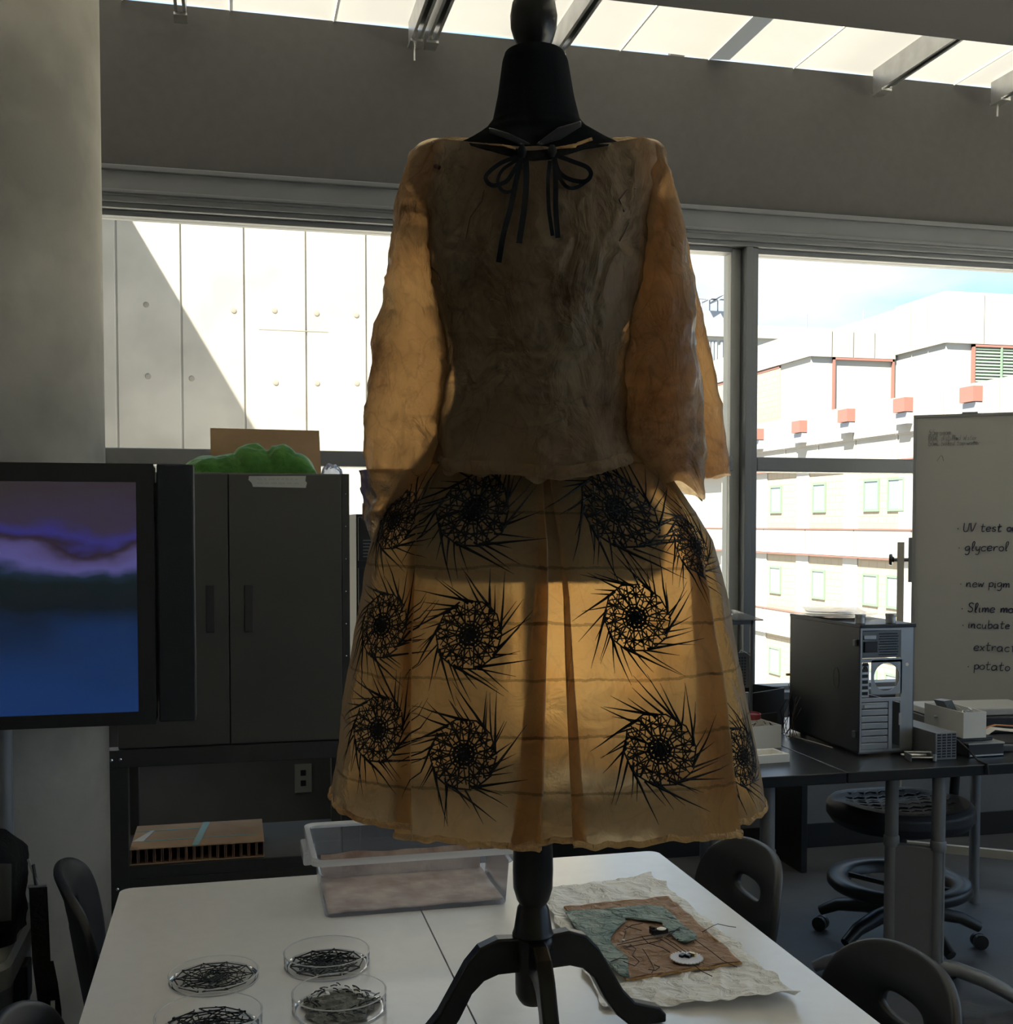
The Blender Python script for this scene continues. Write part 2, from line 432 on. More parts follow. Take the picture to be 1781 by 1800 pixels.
mat('yellow', (0.75, 0.60, 0.08), 0.5)
mat('green_pcb', (0.03, 0.10, 0.05), 0.4)
mat('bin_grey', (0.19, 0.19, 0.18), 0.5)
mat('moss_grey', (0.30, 0.30, 0.27), 0.9, col2=(0.15, 0.15, 0.13), vscale=60, bump=0.8, bscale=120)
mat('out_concrete', (0.238, 0.224, 0.201), 0.9, var=0.13, vscale=1.3, bump=0.15, bscale=5, detail=10)
mat('out_concrete2', (0.238, 0.228, 0.211), 0.9, var=0.08, vscale=0.5, stretch=(1, 1, 0.25), detail=8)
mat('out_hole', (0.158, 0.145, 0.125), 0.9)
mat('out_red', (0.17, 0.075, 0.062), 0.7)
mat('out_green', (0.115, 0.165, 0.125), 0.6)
mat('out_glass', (0.158, 0.185, 0.211), 0.15)
mat('out_white', (0.277, 0.271, 0.254), 0.8)
mat('out_steel', (0.178, 0.191, 0.224), 0.5)
mat('bounce_slab', (0.80, 0.76, 0.68), 0.9, var=0.06)
mat('asphalt', (0.34, 0.32, 0.29), 0.9, var=0.1)
def brick_mat(name, c1, c2, mortar, axis):
    m, n, l = _nodes(name)
    b = n['Principled BSDF']; b.inputs['Roughness'].default_value = 0.9
    tc = n.new('ShaderNodeTexCoord'); sp = n.new('ShaderNodeSeparateXYZ'); cb = n.new('ShaderNodeCombineXYZ'); br = n.new('ShaderNodeTexBrick')
    l.new(tc.outputs['Object'], sp.inputs[0]); l.new(sp.outputs[axis], cb.inputs['X']); l.new(sp.outputs['Z'], cb.inputs['Y'])
    l.new(cb.outputs[0], br.inputs['Vector'])
    br.inputs['Color1'].default_value = tuple(c1) + (1,); br.inputs['Color2'].default_value = tuple(c2) + (1,); br.inputs['Mortar'].default_value = tuple(mortar) + (1,)
    br.inputs['Scale'].default_value = 1.0; br.inputs['Brick Width'].default_value = 0.6; br.inputs['Row Height'].default_value = 0.3
    br.inputs['Mortar Size'].default_value = 0.018
    l.new(br.outputs['Color'], b.inputs['Base Color'])
brick_mat('brick_y', (0.264, 0.228, 0.172), (0.254, 0.218, 0.165), (0.205, 0.162, 0.122), 'Y')
brick_mat('brick_x', (0.264, 0.228, 0.172), (0.254, 0.218, 0.165), (0.205, 0.162, 0.122), 'X')
brick_mat('brick_red', (0.264, 0.132, 0.106), (0.251, 0.125, 0.099), (0.277, 0.238, 0.205), 'Y')

mat('bag_lining', (0.05, 0.05, 0.042), 0.9)
clear_mat('film_clear', (0.93, 0.94, 0.96), 0.15, 0.1, milk=0.22, milkcol=(0.85, 0.87, 0.95))
mat('resin_red', (0.20, 0.06, 0.05), 0.35)
mat('stool_foam', (0.024, 0.025, 0.032), 0.5, bump=0.15, bscale=300)
mat('wire_orange', (0.45, 0.17, 0.06), 0.5)
# TV picture: dusky landscape
def screen_mat():
    m, n, l = _nodes('tv_picture')
    b = n['Principled BSDF']; b.inputs['Base Color'].default_value = (0.01, 0.01, 0.012, 1); b.inputs['Roughness'].default_value = 0.25
    tc = n.new('ShaderNodeTexCoord'); sp = n.new('ShaderNodeSeparateXYZ')
    no = n.new('ShaderNodeTexNoise'); no.inputs['Scale'].default_value = 3.2; no.inputs['Detail'].default_value = 5
    mp = n.new('ShaderNodeMapping'); mp.inputs['Scale'].default_value = (1.2, 1, 2.4)
    l.new(tc.outputs['Object'], mp.inputs['Vector']); l.new(mp.outputs['Vector'], no.inputs['Vector'])
    l.new(tc.outputs['Object'], sp.inputs[0])
    ma = n.new('ShaderNodeMath'); ma.operation = 'MULTIPLY_ADD'; l.new(no.outputs['Fac'], ma.inputs[0]); ma.inputs[1].default_value = 0.22; l.new(sp.outputs['Z'], ma.inputs[2])
    mr = n.new('ShaderNodeMapRange'); l.new(ma.outputs[0], mr.inputs[0]); mr.inputs[1].default_value = 1.04 + 0.11; mr.inputs[2].default_value = 1.60 + 0.11
    ra = n.new('ShaderNodeValToRGB'); e = ra.color_ramp.elements
    e[0].position = 0; e[0].color = (0.012, 0.045, 0.17, 1)
    e[1].position = 1; e[1].color = (0.045, 0.035, 0.04, 1)
    for p, c in ((0.26, (0.010, 0.035, 0.12)), (0.44, (0.006, 0.012, 0.018)), (0.57, (0.008, 0.016, 0.018)), (0.61, (0.013, 0.03, 0.055)), (0.66, (0.12, 0.11, 0.34)), (0.72, (0.10, 0.08, 0.22)), (0.76, (0.035, 0.022, 0.03)), (0.80, (0.045, 0.04, 0.24)), (0.86, (0.05, 0.037, 0.075))):
        x = e.new(p); x.color = c + (1,)
    l.new(mr.outputs[0], ra.inputs['Fac']); l.new(ra.outputs['Color'], b.inputs['Emission Color'])
    b.inputs['Emission Strength'].default_value = 0.085
screen_mat()

# ================================================================== the room
X0, X1, Y0, YW, ZC = -4.2, 5.1, -4.2, 4.75, 3.545
def struct(name, mb, m, **k):
    o = mb.build(name, m, **k); tag(o, kind='structure'); return o
struct('floor', MB().box(X0, X1, Y0, YW + 0.3, -0.25, 0.0), 'floor')
struct('wall_left', MB().box(X0 - 0.2, X0, Y0, YW + 0.3, 0, ZC), 'wall_room')
rw = MB().box(X1, X1 + 0.2, Y0, YW + 0.3, 0, 0.75); rw.box(X1, X1 + 0.2, Y0, YW + 0.3, 2.85, ZC)
rw.box(X1, X1 + 0.2, Y0, -3.5, 0.75, 2.85); rw.box(X1, X1 + 0.2, 4.1, YW + 0.3, 0.75, 2.85)
struct('wall_right', rw, 'wall_room')
for k in range(4):
    a = -3.5 + 1.9 * k; b = a + 1.9
    t_ = thing('window_%d' % (k + 5), None, None, (X1 + 0.1, (a + b) / 2, 0.75), kind='structure')
    MB().box(X1 + 0.05, X1 + 0.15, a, a + 0.05, 0.75, 2.85).build('mullion', 'alu', t_)
    MB().box(X1 + 0.05, X1 + 0.15, b - 0.05, b, 0.75, 2.85).build('mullion', 'alu', t_)
    MB().box(X1 + 0.05, X1 + 0.15, a + 0.05, b - 0.05, 0.75, 0.82).build('frame', 'alu', t_)
    MB().box(X1 + 0.05, X1 + 0.15, a + 0.05, b - 0.05, 2.78, 2.85).build('frame', 'alu', t_)
    MB().box(X1 + 0.09, X1 + 0.096, a + 0.05, b - 0.05, 0.82, 2.78).build('pane', 'pane_glass', t_)
struct('wall_front', MB().box(X0 - 0.2, X1 + 0.2, Y0 - 0.2, Y0, 0, ZC), 'wall_room')
# window wall: dark upper part, lower part, ends
WX0, WX1 = -2.6, 4.9
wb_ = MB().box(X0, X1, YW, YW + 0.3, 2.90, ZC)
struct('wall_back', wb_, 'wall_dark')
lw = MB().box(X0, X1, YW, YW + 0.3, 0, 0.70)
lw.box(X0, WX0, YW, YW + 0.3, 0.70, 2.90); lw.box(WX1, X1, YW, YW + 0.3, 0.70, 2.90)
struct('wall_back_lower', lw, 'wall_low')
struct('baseboard_back', MB().box(X0, X1, YW - 0.012, YW - 0.001, 0.001, 0.11), 'black_plastic')
cm = MB().box(X0 - 0.2, X1 + 0.2, Y0 - 0.2, 3.86, ZC + 0.02, ZC + 0.2)
for x in (-2.4, 2.02): cm.box(x - 0.035, x + 0.035, 3.86, YW + 0.3, ZC + 0.12, ZC + 0.18)  # unseen bars added above the translucent strip to cast shadow bands
ceil = struct('ceiling', cm, 'beam')
PW = 0.41
k0 = math.floor((X0 - 0.005) / PW)
pm = MB().box(0.004, PW - 0.004, Y0, 3.86, 0.0, 0.02)
proto = pm.build('ceiling_panel', 'ceiling_metal', bevel=0.004)
ps = MB().grid(lambda u, v: (0.002 + (PW - 0.004) * u, 3.862 + (YW - 3.862) * v, 0.008 * math.sin(u * math.pi)), 9, 12)
ps.add([(0.0, 3.862, 0.012), (0.0, YW, 0.012), (0.0, YW, -0.004), (0.0, 3.862, -0.004), (0.005, 3.862, 0.012), (0.005, YW, 0.012), (0.005, YW, -0.004), (0.005, 3.862, -0.004)], [(0, 1, 2, 3), (7, 6, 5, 4), (3, 2, 6, 7)])
proto2 = ps.build('fill_light_panel', 'fill_light_panel', smooth=True, fixn=False)  # ceiling strip made translucent, an added daylight source that brightens it
for q in (proto, proto2): q.parent = ceil; q.location = (0.005 + k0 * PW, 0, ZC)
k = k0 + 1
while 0.005 + k * PW < X1:
    for q in (proto, proto2):
        o = q.copy(); C.objects.link(o); o.parent = ceil; o.location = (0.005 + k * PW, 0, ZC)
    k += 1
# steel channels hung under the ceiling, and the dark beam
for i, (x, zb) in enumerate(((-0.18, 3.46), (0.735, 3.45), (0.80, 3.45), (1.335, 3.45), (2.85, 3.44), (3.46, 3.45), (-1.2, 3.46), (4.6, 3.45))):
    m_ = MB()
    w = 0.021
    m_.box(x - w, x + w, Y0 + 0.1, YW - 0.06, ZC - 0.004, ZC - 0.0005)
    m_.box(x - w, x - w + 0.003, Y0 + 0.1, YW - 0.06, zb, ZC - 0.004)
    m_.box(x + w - 0.003, x + w, Y0 + 0.1, YW - 0.06, zb, ZC - 0.004)
    m_.box(x - w + 0.003, x - w + 0.012, Y0 + 0.1, YW - 0.06, zb, zb + 0.003)
    m_.box(x + w - 0.012, x + w - 0.003, Y0 + 0.1, YW - 0.06, zb, zb + 0.003)
    t_ = thing('ceiling_channel', None, None, (x, 4.0, ZC), kind='structure')
    m_.build('channel', 'galv', t_)
    MB().obox((x, YW - 0.10, zb - 0.006), (0.05, 0.08, 0.010)).build('clip', 'galv', t_)
    if i in (1, 5): MB().tube([(x, YW - 0.08, zb - 0.006), (x, YW - 0.08, zb - 0.065)], 0.004).build('rod', 'galv', t_)
    MB().obox((x, 3.98, zb - 0.01), (0.07, 0.05, 0.05)).build('bracket', 'beam', t_)
bm_ = MB().box(X0, X1, 3.56, 3.62, 3.36, ZC - 0.001)
bm_.box(X0, X1, 3.50, 3.88, 3.34, 3.365); bm_.box(X0, X1, 3.50, 3.88, 3.50, 3.53)
struct('ceiling_beam', bm_, 'beam')

# header and window frames
hd = MB().box(WX0, WX1, 4.71, 4.95, 2.775, 2.895)
hd.box(WX0, WX1, 4.695, 4.80, 2.872, 2.893)
hd.box(WX0, WX1, 4.70, 4.80, 2.785, 2.800); hd.box(WX0, WX1, 4.715, 4.80, 2.755, 2.785); hd.box(WX0, WX1, 4.735, 4.9, 2.736, 2.757)
struct('trim_1', hd, 'alu', bevel=0.004)
sl = MB().box(WX0, WX1, 4.70, 4.98, 0.70, 0.735)
struct('trim_2', sl, 'alu', bevel=0.004)
bays = ((-2.6, -1.02), (-0.94, 1.08), (1.16, 2.19), (2.305, 4.82))
for i, (a, b) in enumerate(bays):
    t_ = thing('window_%d' % (i + 1), None, None, ((a + b) / 2, 4.82, 0.795), kind='structure')
    MB().box(a, b, 4.75, 4.87, 1.735, 1.80).build('rail', 'alu', t_, bevel=0.005)
    MB().box(a, b, 4.775, 4.85, 0.735, 0.752).build('frame', 'alu', t_); MB().box(a, b, 4.775, 4.85, 2.715, 2.736).build('frame', 'alu', t_)
    for nm, z0, z1 in (('pane', 0.752, 1.735), ('pane', 1.80, 2.715)):
        MB().box(a, b, 4.812, 4.818, z0, z1).build(nm, 'pane_glass', t_)
    e = bays[i + 1][0] if i < 3 else WX1
    if i == 2:
        MB().box(2.19, 2.238, 4.79, 4.87, 0.735, 2.736).build('post', 'alu_light', t_, bevel=0.003)
        MB().box(2.238, 2.272, 4.735, 4.88, 0.735, 2.736).build('mullion', 'alu', t_, bevel=0.003)
        MB().box(2.276, 2.305, 4.75, 4.88, 0.735, 2.736).build('mullion', 'alu', t_, bevel=0.003)
    else:
        MB().box(b, (b + e) / 2 - 0.002, 4.735, 4.88, 0.735, 2.736).build('mullion', 'alu', t_, bevel=0.003)
        MB().box((b + e) / 2 + 0.002, e, 4.75, 4.88, 0.735, 2.736).build('mullion', 'alu', t_, bevel=0.003)
# round concrete column
struct('column', MB().lathe([(0.42, 0.0), (0.42, ZC)], 72, (-0.777, 3.45, 0), caps=False), 'concrete', smooth=True)
# wall outlet under the window
t_ = thing('wall_outlet', 'small pale duplex wall outlet low on the wall under the metal cabinet', 'outlet', (0.273, YW - 0.006, 0.39))
MB().box(0.238, 0.308, YW - 0.007, YW - 0.0005, 0.385, 0.505).build('cover_plate', 'alu_light', t_, bevel=0.002)
for z in (0.425, 0.468): MB().box(0.262, 0.284, YW - 0.010, YW - 0.006, z - 0.012, z + 0.012).build('socket', 'black_plastic', t_, bevel=0.002)

# ================================================================== outside
struct('ground_outside', MB().box(-80, 160, 4.9, 260, -9.2, -9.0), 'asphalt')
struct('bounce_slab_outside', MB().box(-9, 5.3, 5.1, 13.9, -1.1, -0.8).box(5.3, 22, -14, 13.9, -1.1, -0.8), 'bounce_slab')  # unseen pale slab added to bounce sunlight in through the windows
# board-marked concrete wall across the gap
cw = thing('concrete_building', 'tall pale concrete wall with vertical grooves outside the window beside the column', 'building', (0.2, 14.2, -9))
MB().box(-5.0, 4.6, 14.05, 16.0, -9.0, 6.2).build('wall', 'out_concrete', cw)
GX = [-1.30 + 0.727 * k for k in range(-5, 9)]
for a, b in zip(GX[:-1], GX[1:]):
    MB().box(a + 0.010, b - 0.010, 14.03, 14.06, -8.5, 5.10).build('panel', 'out_concrete', cw, bevel=0.008)
    MB().box(a + 0.004, b - 0.004, 14.02, 14.06, 5.125, 6.1).build('panel', 'out_concrete', cw, bevel=0.008)
for (px, py) in ((257, 535), (411, 545), (483, 545), (557, 550), (627, 553), (260, 661), (337, 665), (485, 672), (558, 673), (628, 673)):
    p = at(px, py, y=14.0)
    MB().lathe([(0.034, 0.0), (0.03, -0.004), (0.012, -0.006)], 12, (0, 0, 0)).build('tie_hole', 'out_hole', cw, world=False)
    o = C.objects[-1]
    o.matrix_parent_inverse = PM[cw.name].inverted(); o.location = (p.x, 14.027, p.z); o.rotation_euler = (R(-90), 0, 0)
p, q = at(455, 578, y=14), at(578, 583, y=14)
MB().box(p.x, q.x, 14.027, 14.04, p.z - 0.004, p.z + 0.004).build('scratch', 'out_hole', cw)
occluder = MB().box(-9.0, -2.2, 10.0, 13.95, -9.0, 6.9)  # out-of-view box added to throw the diagonal shadow on the grooved panels
o = occluder.build('shadow_block', 'out_concrete'); tag(o, 'unseen concrete wing behind the column that shades the grooved wall', 'building')

# long brick and concrete building receding to the side
XB = 25.0
bb = thing('brick_building', 'long stepped concrete and tan brick building with green windows, louvres and red scuppers', 'building', (XB, 45, -9))
MB().box(XB + 0.3, XB + 30, 30.0, 66.0, -9.0, 5.0).build('wall', 'out_white', bb)
def band(z0, z1, pro=0.0, step=3.05):
    y = 30.0
    while y < 66:
        MB().box(XB - pro, XB + 0.4, y + 0.025, min(y + step, 66) - 0.025, z0, z1).build('concrete_panel', 'out_concrete2', bb)
        y += step
band(4.95, 6.32, 0.25); band(3.95, 4.93, 0.12); band(0.14, 1.26, 0.12, 4.1); band(-3.75, -2.55, 0.12, 4.1); band(-7.6, -6.4, 0.12, 4.1)
MB().box(XB - 0.2, XB + 4.0, 30, 66, 4.90, 5.0).build('roof_slab', 'out_concrete2', bb)
for z0, z1 in ((1.26, 3.95), (-2.55, 0.14), (-6.4, -3.75)):
    for kk in range(-2, 6):
        ya = 47.5 - 4.1 * kk
        MB().box(XB + 0.02, XB + 0.35, ya - 1.15, ya, z0, z1).build('pier', 'out_white', bb)
        red = kk == -2
        MB().box(XB + 0.06, XB + 0.35, ya - 4.1, ya - 1.15, z0 + 0.03, z1 - 0.03).build('brick_panel', 'brick_red' if red else 'brick_y', bb)
        for yc in ((ya - 2.05, ) if kk != 1 else (ya - 2.15, ya - 3.9)):
            wz = z0 + 0.72
            w_ = MB()
            w_.box(XB, XB + 0.1, yc - 0.58, yc - 0.48, wz, wz + 1.3); w_.box(XB, XB + 0.1, yc + 0.48, yc + 0.58, wz, wz + 1.3)
            w_.box(XB, XB + 0.1, yc - 0.48, yc + 0.48, wz, wz + 0.09); w_.box(XB, XB + 0.1, yc - 0.48, yc + 0.48, wz + 1.21, wz + 1.3)
            wo = w_.build('window', 'out_green', bb)
            child(MB().box(XB + 0.03, XB + 0.06, yc - 0.48, yc + 0.48, wz + 0.09, wz + 1.21), 'window_pane', 'out_glass', wo)
for zz in (3.95, 1.26, 0.10, -2.55):
    MB().box(XB - 0.15, XB + 0.1, 30, 66, zz - 0.025, zz + 0.025).build('red_joint', 'out_red', bb)
for px, py in ((1335, 770), (1410, 757), (1493, 738), (1593, 720), (1713, 702)):
    p = at(px, py, x=XB - 0.3)
    s = MB().box(XB - 0.62, XB - 0.2, p.y - 0.38, p.y + 0.38, p.z - 0.10, p.z + 0.42)
    so = s.build('scupper', 'out_red', bb)
    child(MB().box(XB - 0.5, XB - 0.2, p.y - 0.36, p.y + 0.36, p.z - 0.55, p.z - 0.12), 'drain_spout', 'out_steel', so)
# stepped upper storeys
ub = bb
XA = 27.0
c1 = at(1425, 577, x=XA); YA, ZA = c1.y, c1.z
X2 = at(1575, 580, y=YA).x
c2 = at(1662, 600, x=X2); YB2 = c2.y
zb1 = at(1425, 626, x=XA).z
MB().box(XA + 0.1, XA + 20, YA + 0.1, YA + 24, 4.9, ZA - 0.1).build('wall', 'out_white', ub)
MB().box(X2 + 0.1, X2 + 20, YB2 + 0.1, YA + 6, 4.9, ZA + 1.15).build('wall', 'out_white', ub)
for k in range(7):
    a = YA + k * 3.1
    MB().box(XA - 0.05, XA + 0.2, a + 0.03, a + 3.07, zb1, ZA).build('concrete_panel', 'out_concrete2', ub)
    if k: MB().box(XA + 0.02, XA + 0.2, a + 0.1, a + 3.0, 5.0, zb1 - 0.1).build('brick_panel', 'brick_y', ub)
    if k: MB().box(XA, XA + 0.2, a + 0.1, a + 3.0, zb1 - 0.14, zb1 - 0.03).build('red_joint', 'out_red', ub)
n_ = 4
for k in range(n_):
    a = XA + (X2 - XA) * k / n_; b = XA + (X2 - XA) * (k + 1) / n_
    MB().box(a + 0.03, b - 0.03, YA - 0.05, YA + 0.2, zb1, ZA).build('concrete_panel', 'out_concrete2', ub)
xa, xb = at(1465, 640, y=YA).x, at(1572, 640, y=YA).x
fr = MB().box(xa, xa + 0.1, YA - 0.04, YA + 0.1, 5.2, zb1); fr.box(xb - 0.1, xb, YA - 0.04, YA + 0.1, 5.2, zb1); fr.box(xa, xb, YA - 0.04, YA + 0.1, zb1 - 0.12, zb1)
fr.build('panel_frame', 'out_red', ub)
for k in range(3):
    a = YB2 + (YA - YB2) * k / 3; b = YB2 + (YA - YB2) * (k + 1) / 3
    MB().box(X2 - 0.05, X2 + 0.2, a + 0.03, b - 0.03, zb1 + 0.2, ZA + 1.2).build('concrete_panel', 'out_concrete2', ub)
for k in range(6):
    MB().box(X2 + 2.0 * k + 0.03, X2 + 2.0 * k + 1.97, YB2 - 0.05, YB2 + 0.2, zb1 + 0.2, ZA + 1.2).build('concrete_panel', 'out_concrete2', ub)
la, lb = at(1712, 640, y=YB2), at(1850, 640, y=YB2)
lt, lo_ = at(1740, 611, y=YB2).z, at(1740, 690, y=YB2).z
lf = MB().box(la.x - 0.08, la.x, YB2 - 0.12, YB2 + 0.1, lo_, lt + 0.1); lf.box(la.x - 0.08, lb.x, YB2 - 0.12, YB2 + 0.1, lt, lt + 0.1)
lo = lf.build('louvre', 'out_red', ub)
ns = 14
for k in range(ns):
    z = lo_ + (lt - lo_) * (k + 0.5) / ns
    child(MB().obox(((la.x + lb.x) / 2, YB2 - 0.05, z), (lb.x - la.x, 0.03, (lt - lo_) / ns * 0.72), rx=R(-28)), 'slat', 'out_green', lo)
for dx in (0.33, 0.66):
    x = la.x + (lb.x - la.x) * dx
    child(MB().box(x - 0.04, x + 0.04, YB2 - 0.14, YB2, lo_, lt), 'louvre_post', 'out_green', lo)
for px in (1420, 1520, 1555, 1560, 1585):
    p = at(px, 578, y=YA + 0.5)
    MB().tube([(p.x, YA + 0.6, ZA - 0.1), (p.x, YA + 0.6, ZA + 0.5 + 0.3 * (px % 3))], 0.04, 6).build('roof_vent', 'out_steel', ub)
# far block with plant on its roof
fb = thing('far_building', 'distant pale flat-roofed block with solar panels on a roof frame', 'building', (38, 75, -9))
YF = 76.0
zt = at(1240, 569, y=YF).z
xl = at(1100, 569, y=YF).x
MB().box(xl, 70, YF, YF + 20, -9, zt - 0.9).build('wall', 'out_white', fb)
MB().box(xl - 0.2, 70, YF - 0.3, YF + 20, zt - 0.9, zt).build('parapet', 'out_white', fb)
for px in (1246, 1252, 1258, 1268, 1274, 1280):
    p = at(px, 600, y=YF)
    MB().box(p.x - 0.09, p.x + 0.09, YF - 0.1, YF + 0.1, p.z - 2.6, p.z).build('slot_window', 'out_steel', fb)
a, b = at(1226, 545, y=YF + 6), at(1282, 545, y=YF + 6)
MB().box(a.x, b.x, YF + 5, YF + 10, zt, at(1250, 546, y=YF + 5).z).build('plant_room', 'out_steel', fb)
zr = at(1250, 546, y=YF + 5).z; zr2 = at(1250, 525, y=YF + 5).z
m_ = MB()
for k in range(5):
    x = a.x + (b.x - a.x) * k / 4
    m_.tube([(x, YF + 5.2, zr), (x, YF + 5.2, zr2)], 0.05, 5)
m_.tube([(a.x - 0.8, YF + 5.2, zr2), (b.x + 0.5, YF + 5.2, zr2)], 0.06, 5)
m_.build('roof_frame', 'out_steel', fb)
for px in (1255, 1272):
    p = at(px, 520, y=YF + 5)
    MB().obox((p.x, YF + 5.2, p.z), (1.7, 1.6, 0.12), ry=R(-32)).build('solar_panel', 'out_steel', fb)

# ================================================================== dress form and garments
FO = Vector((0.418, 1.586, 0.742))
D0 = FO.x * math.sin(YAW) + FO.y * math.cos(YAW)
RX0 = FO.x * math.cos(YAW) - FO.y * math.sin(YAW)
def loc(px, py, yl=0.0):
    r = ray(px, py)
    h = r.x * math.sin(YAW) + r.y * math.cos(YAW)
    t = (D0 + yl) / h
    return Vector(((r.x * math.cos(YAW) - r.y * math.sin(YAW)) * t - RX0, yl, EYE + r.z * t - FO.z))
form = thing('dress_form', 'black cloth dress form with turned finial neck and curved wooden tripod on the white table', 'dress form', FO, -YAW)
CX = loc(940, 900).x
def zp(py, yl=0.0): return loc(940, py, yl).z
def hw(px): return px / F * D0
# finial
MB().lathe([(0.0, 0.052), (0.02, 0.048), (0.024, 0.036), (0.020, 0.028), (0.0305, 0.012), (0.0335, -0.005), (0.0325, -0.022), (0.027, -0.040), (0.020, -0.052), (0.019, -0.058), (0.026, -0.064), (0.038, -0.072), (0.042, -0.080), (0.044, -0.090), (0.044, -0.096)][::-1], 40, (CX - 0.002, 0, zp(22))).build('finial', 'black_wood', form, smooth=True, world=False, angle=60)
# torso
def torso_fn():
    tb = [(92, 40, .036, 940), (97, 52, .046, 940), (110, 57, .051, 941), (170, 66, .058, 942), (215, 76, .064, 943), (232, 90, .068, 944), (242, 106, .072, 946), (254, 128, .074, 947), (268, 160, .078, 947), (290, 178, .086, 947), (330, 176, .098, 946), (420, 172, .118, 944), (520, 160, .125, 942), (620, 138, .098, 941), (690, 132, .090, 941), (780, 158, .090, 941), (850, 205, .104, 941), (900, 232, .112, 944), (960, 240, .116, 944), (1005, 232, .112, 944), (1018, 205, .098, 944)]
    rows = []
    ys = [t[0] for t in tb]
    for y in np.concatenate([np.arange(92, 290, 5), np.arange(290, 1018, 14), [1018]]):
        a, b, c = (float(np.interp(y, ys, [t[i] for t in tb])) for i in (1, 2, 3))
        rows.append((loc(c, y), hw(a), b))
    return rows
tm = MB()
rows = torso_fn()
NS = 64
tm.add([(p.x + a * math.sin(2 * math.pi * k / NS), -b * math.cos(2 * math.pi * k / NS), p.z) for p, a, b in rows for k in range(NS)],
       [(j * NS + k, j * NS + (k + 1) % NS, (j + 1) * NS + (k + 1) % NS, (j + 1) * NS + k) for j in range(len(rows) - 1) for k in range(NS)] + [tuple(range(NS)), tuple((len(rows) - 1) * NS + k for k in range(NS))])
tm.build('torso', 'black_cloth', form, smooth=True, world=False)
# pole and turned post
PXc = loc(937, 1500).x
MB().lathe([(0.016, zp(1470)), (0.016, zp(1010))], 20, (PXc, 0, 0)).build('pole', 'black_wood', form, smooth=True, world=False)
pr = [(20, 1762), (26, 1755), (31, 1745), (32, 1700), (34, 1668), (37, 1662), (37, 1650), (33, 1645), (37, 1640), (34, 1632), (28, 1595), (24, 1588), (29, 1580), (35, 1560), (36, 1530), (35, 1490), (33, 1466), (16, 1460)]
MB().lathe([(hw(r), zp(y)) for r, y in pr], 36, (PXc, 0, 0)).build('post', 'black_wood', form, smooth=True, world=False, angle=50)
prof = [(0.022, 0.158), (0.055, 0.160), (0.082, 0.150), (0.102, 0.128), (0.122, 0.094), (0.142, 0.060), (0.162, 0.038), (0.186, 0.030), (0.204, 0.024), (0.214, 0.012), (0.214, 0.0), (0.168, 0.0), (0.150, 0.006), (0.132, 0.022), (0.112, 0.050), (0.094, 0.084), (0.076, 0.101), (0.055, 0.108), (0.022, 0.108)]
for ang in (R(20), R(196), R(-80)):
    d, s = Vector((math.cos(ang), math.sin(ang), 0)), Vector((-math.sin(ang), math.cos(ang), 0)) * 0.0115
    MB().prism(prof, lambda r, z: Vector((PXc, 0, z)) + d * r - s, lambda r, z: Vector((PXc, 0, z)) + d * r + s).build('leg', 'black_wood', form, world=False, bevel=0.003)

# ---------------- garment
dress = thing('dress', 'amber translucent blouse and pleated skirt with black spiky prints worn by the dress form', 'dress', FO, -YAW)
def wrinkle(p, amp, seed):
    q = (p[0] * 1.5, p[1] * 1.5, p[2] * .8)
    return amp * (0.8 * ndisp(p, 9, seed) + 0.6 * ndisp(q, 19, seed + 3) + 0.75 * crease(q, 10, seed + 5) + 0.55 * crease(p, 21, seed) + .30 * crease(p, 44, seed))
def loft_px(tab, n, m, amp, seed, ragged=0.0, topfn=None, hemfn=None, square=1.0):
    """tab rows: (py, xL, xR, depth, yc); horizontal rings between the two silhouettes"""
    ys = [t[0] for t in tab]
    mb = MB()
    def fn(u, v):
        g = 2 * math.pi * u
        y = ys[0] + (ys[-1] - ys[0]) * v
        ya = ys[0] + (topfn(g) if topfn else 0)
        y = ya + (ys[-1] + (hemfn(g) if hemfn else 0) - ya) * v
        yy = min(max(y, ys[0]), ys[-1])
        xl, xr, b, yc = (float(np.interp(yy, ys, [t[i] for t in tab])) for i in (1, 2, 3, 4))
        L, Rr = loc(xl, y, yc), loc(xr, y, yc)
        sg, cg = math.sin(g), math.cos(g)
        sx = math.copysign(abs(sg) ** square, sg)
        c = (L + Rr) / 2
        p = Vector((c.x + (Rr.x - L.x) / 2 * sx, yc - b * cg, c.z))
        nrm = Vector((sg, -cg, 0))
        p += nrm * wrinkle(p, amp, seed)
        if ragged and v > 0.93:
            p.z += ragged * (v - 0.93) / 0.07 * ndisp((p.x * 1, p.y, 0), 34, seed + 9)
        return p
    return mb.grid(fn, n, m, closeu=True)
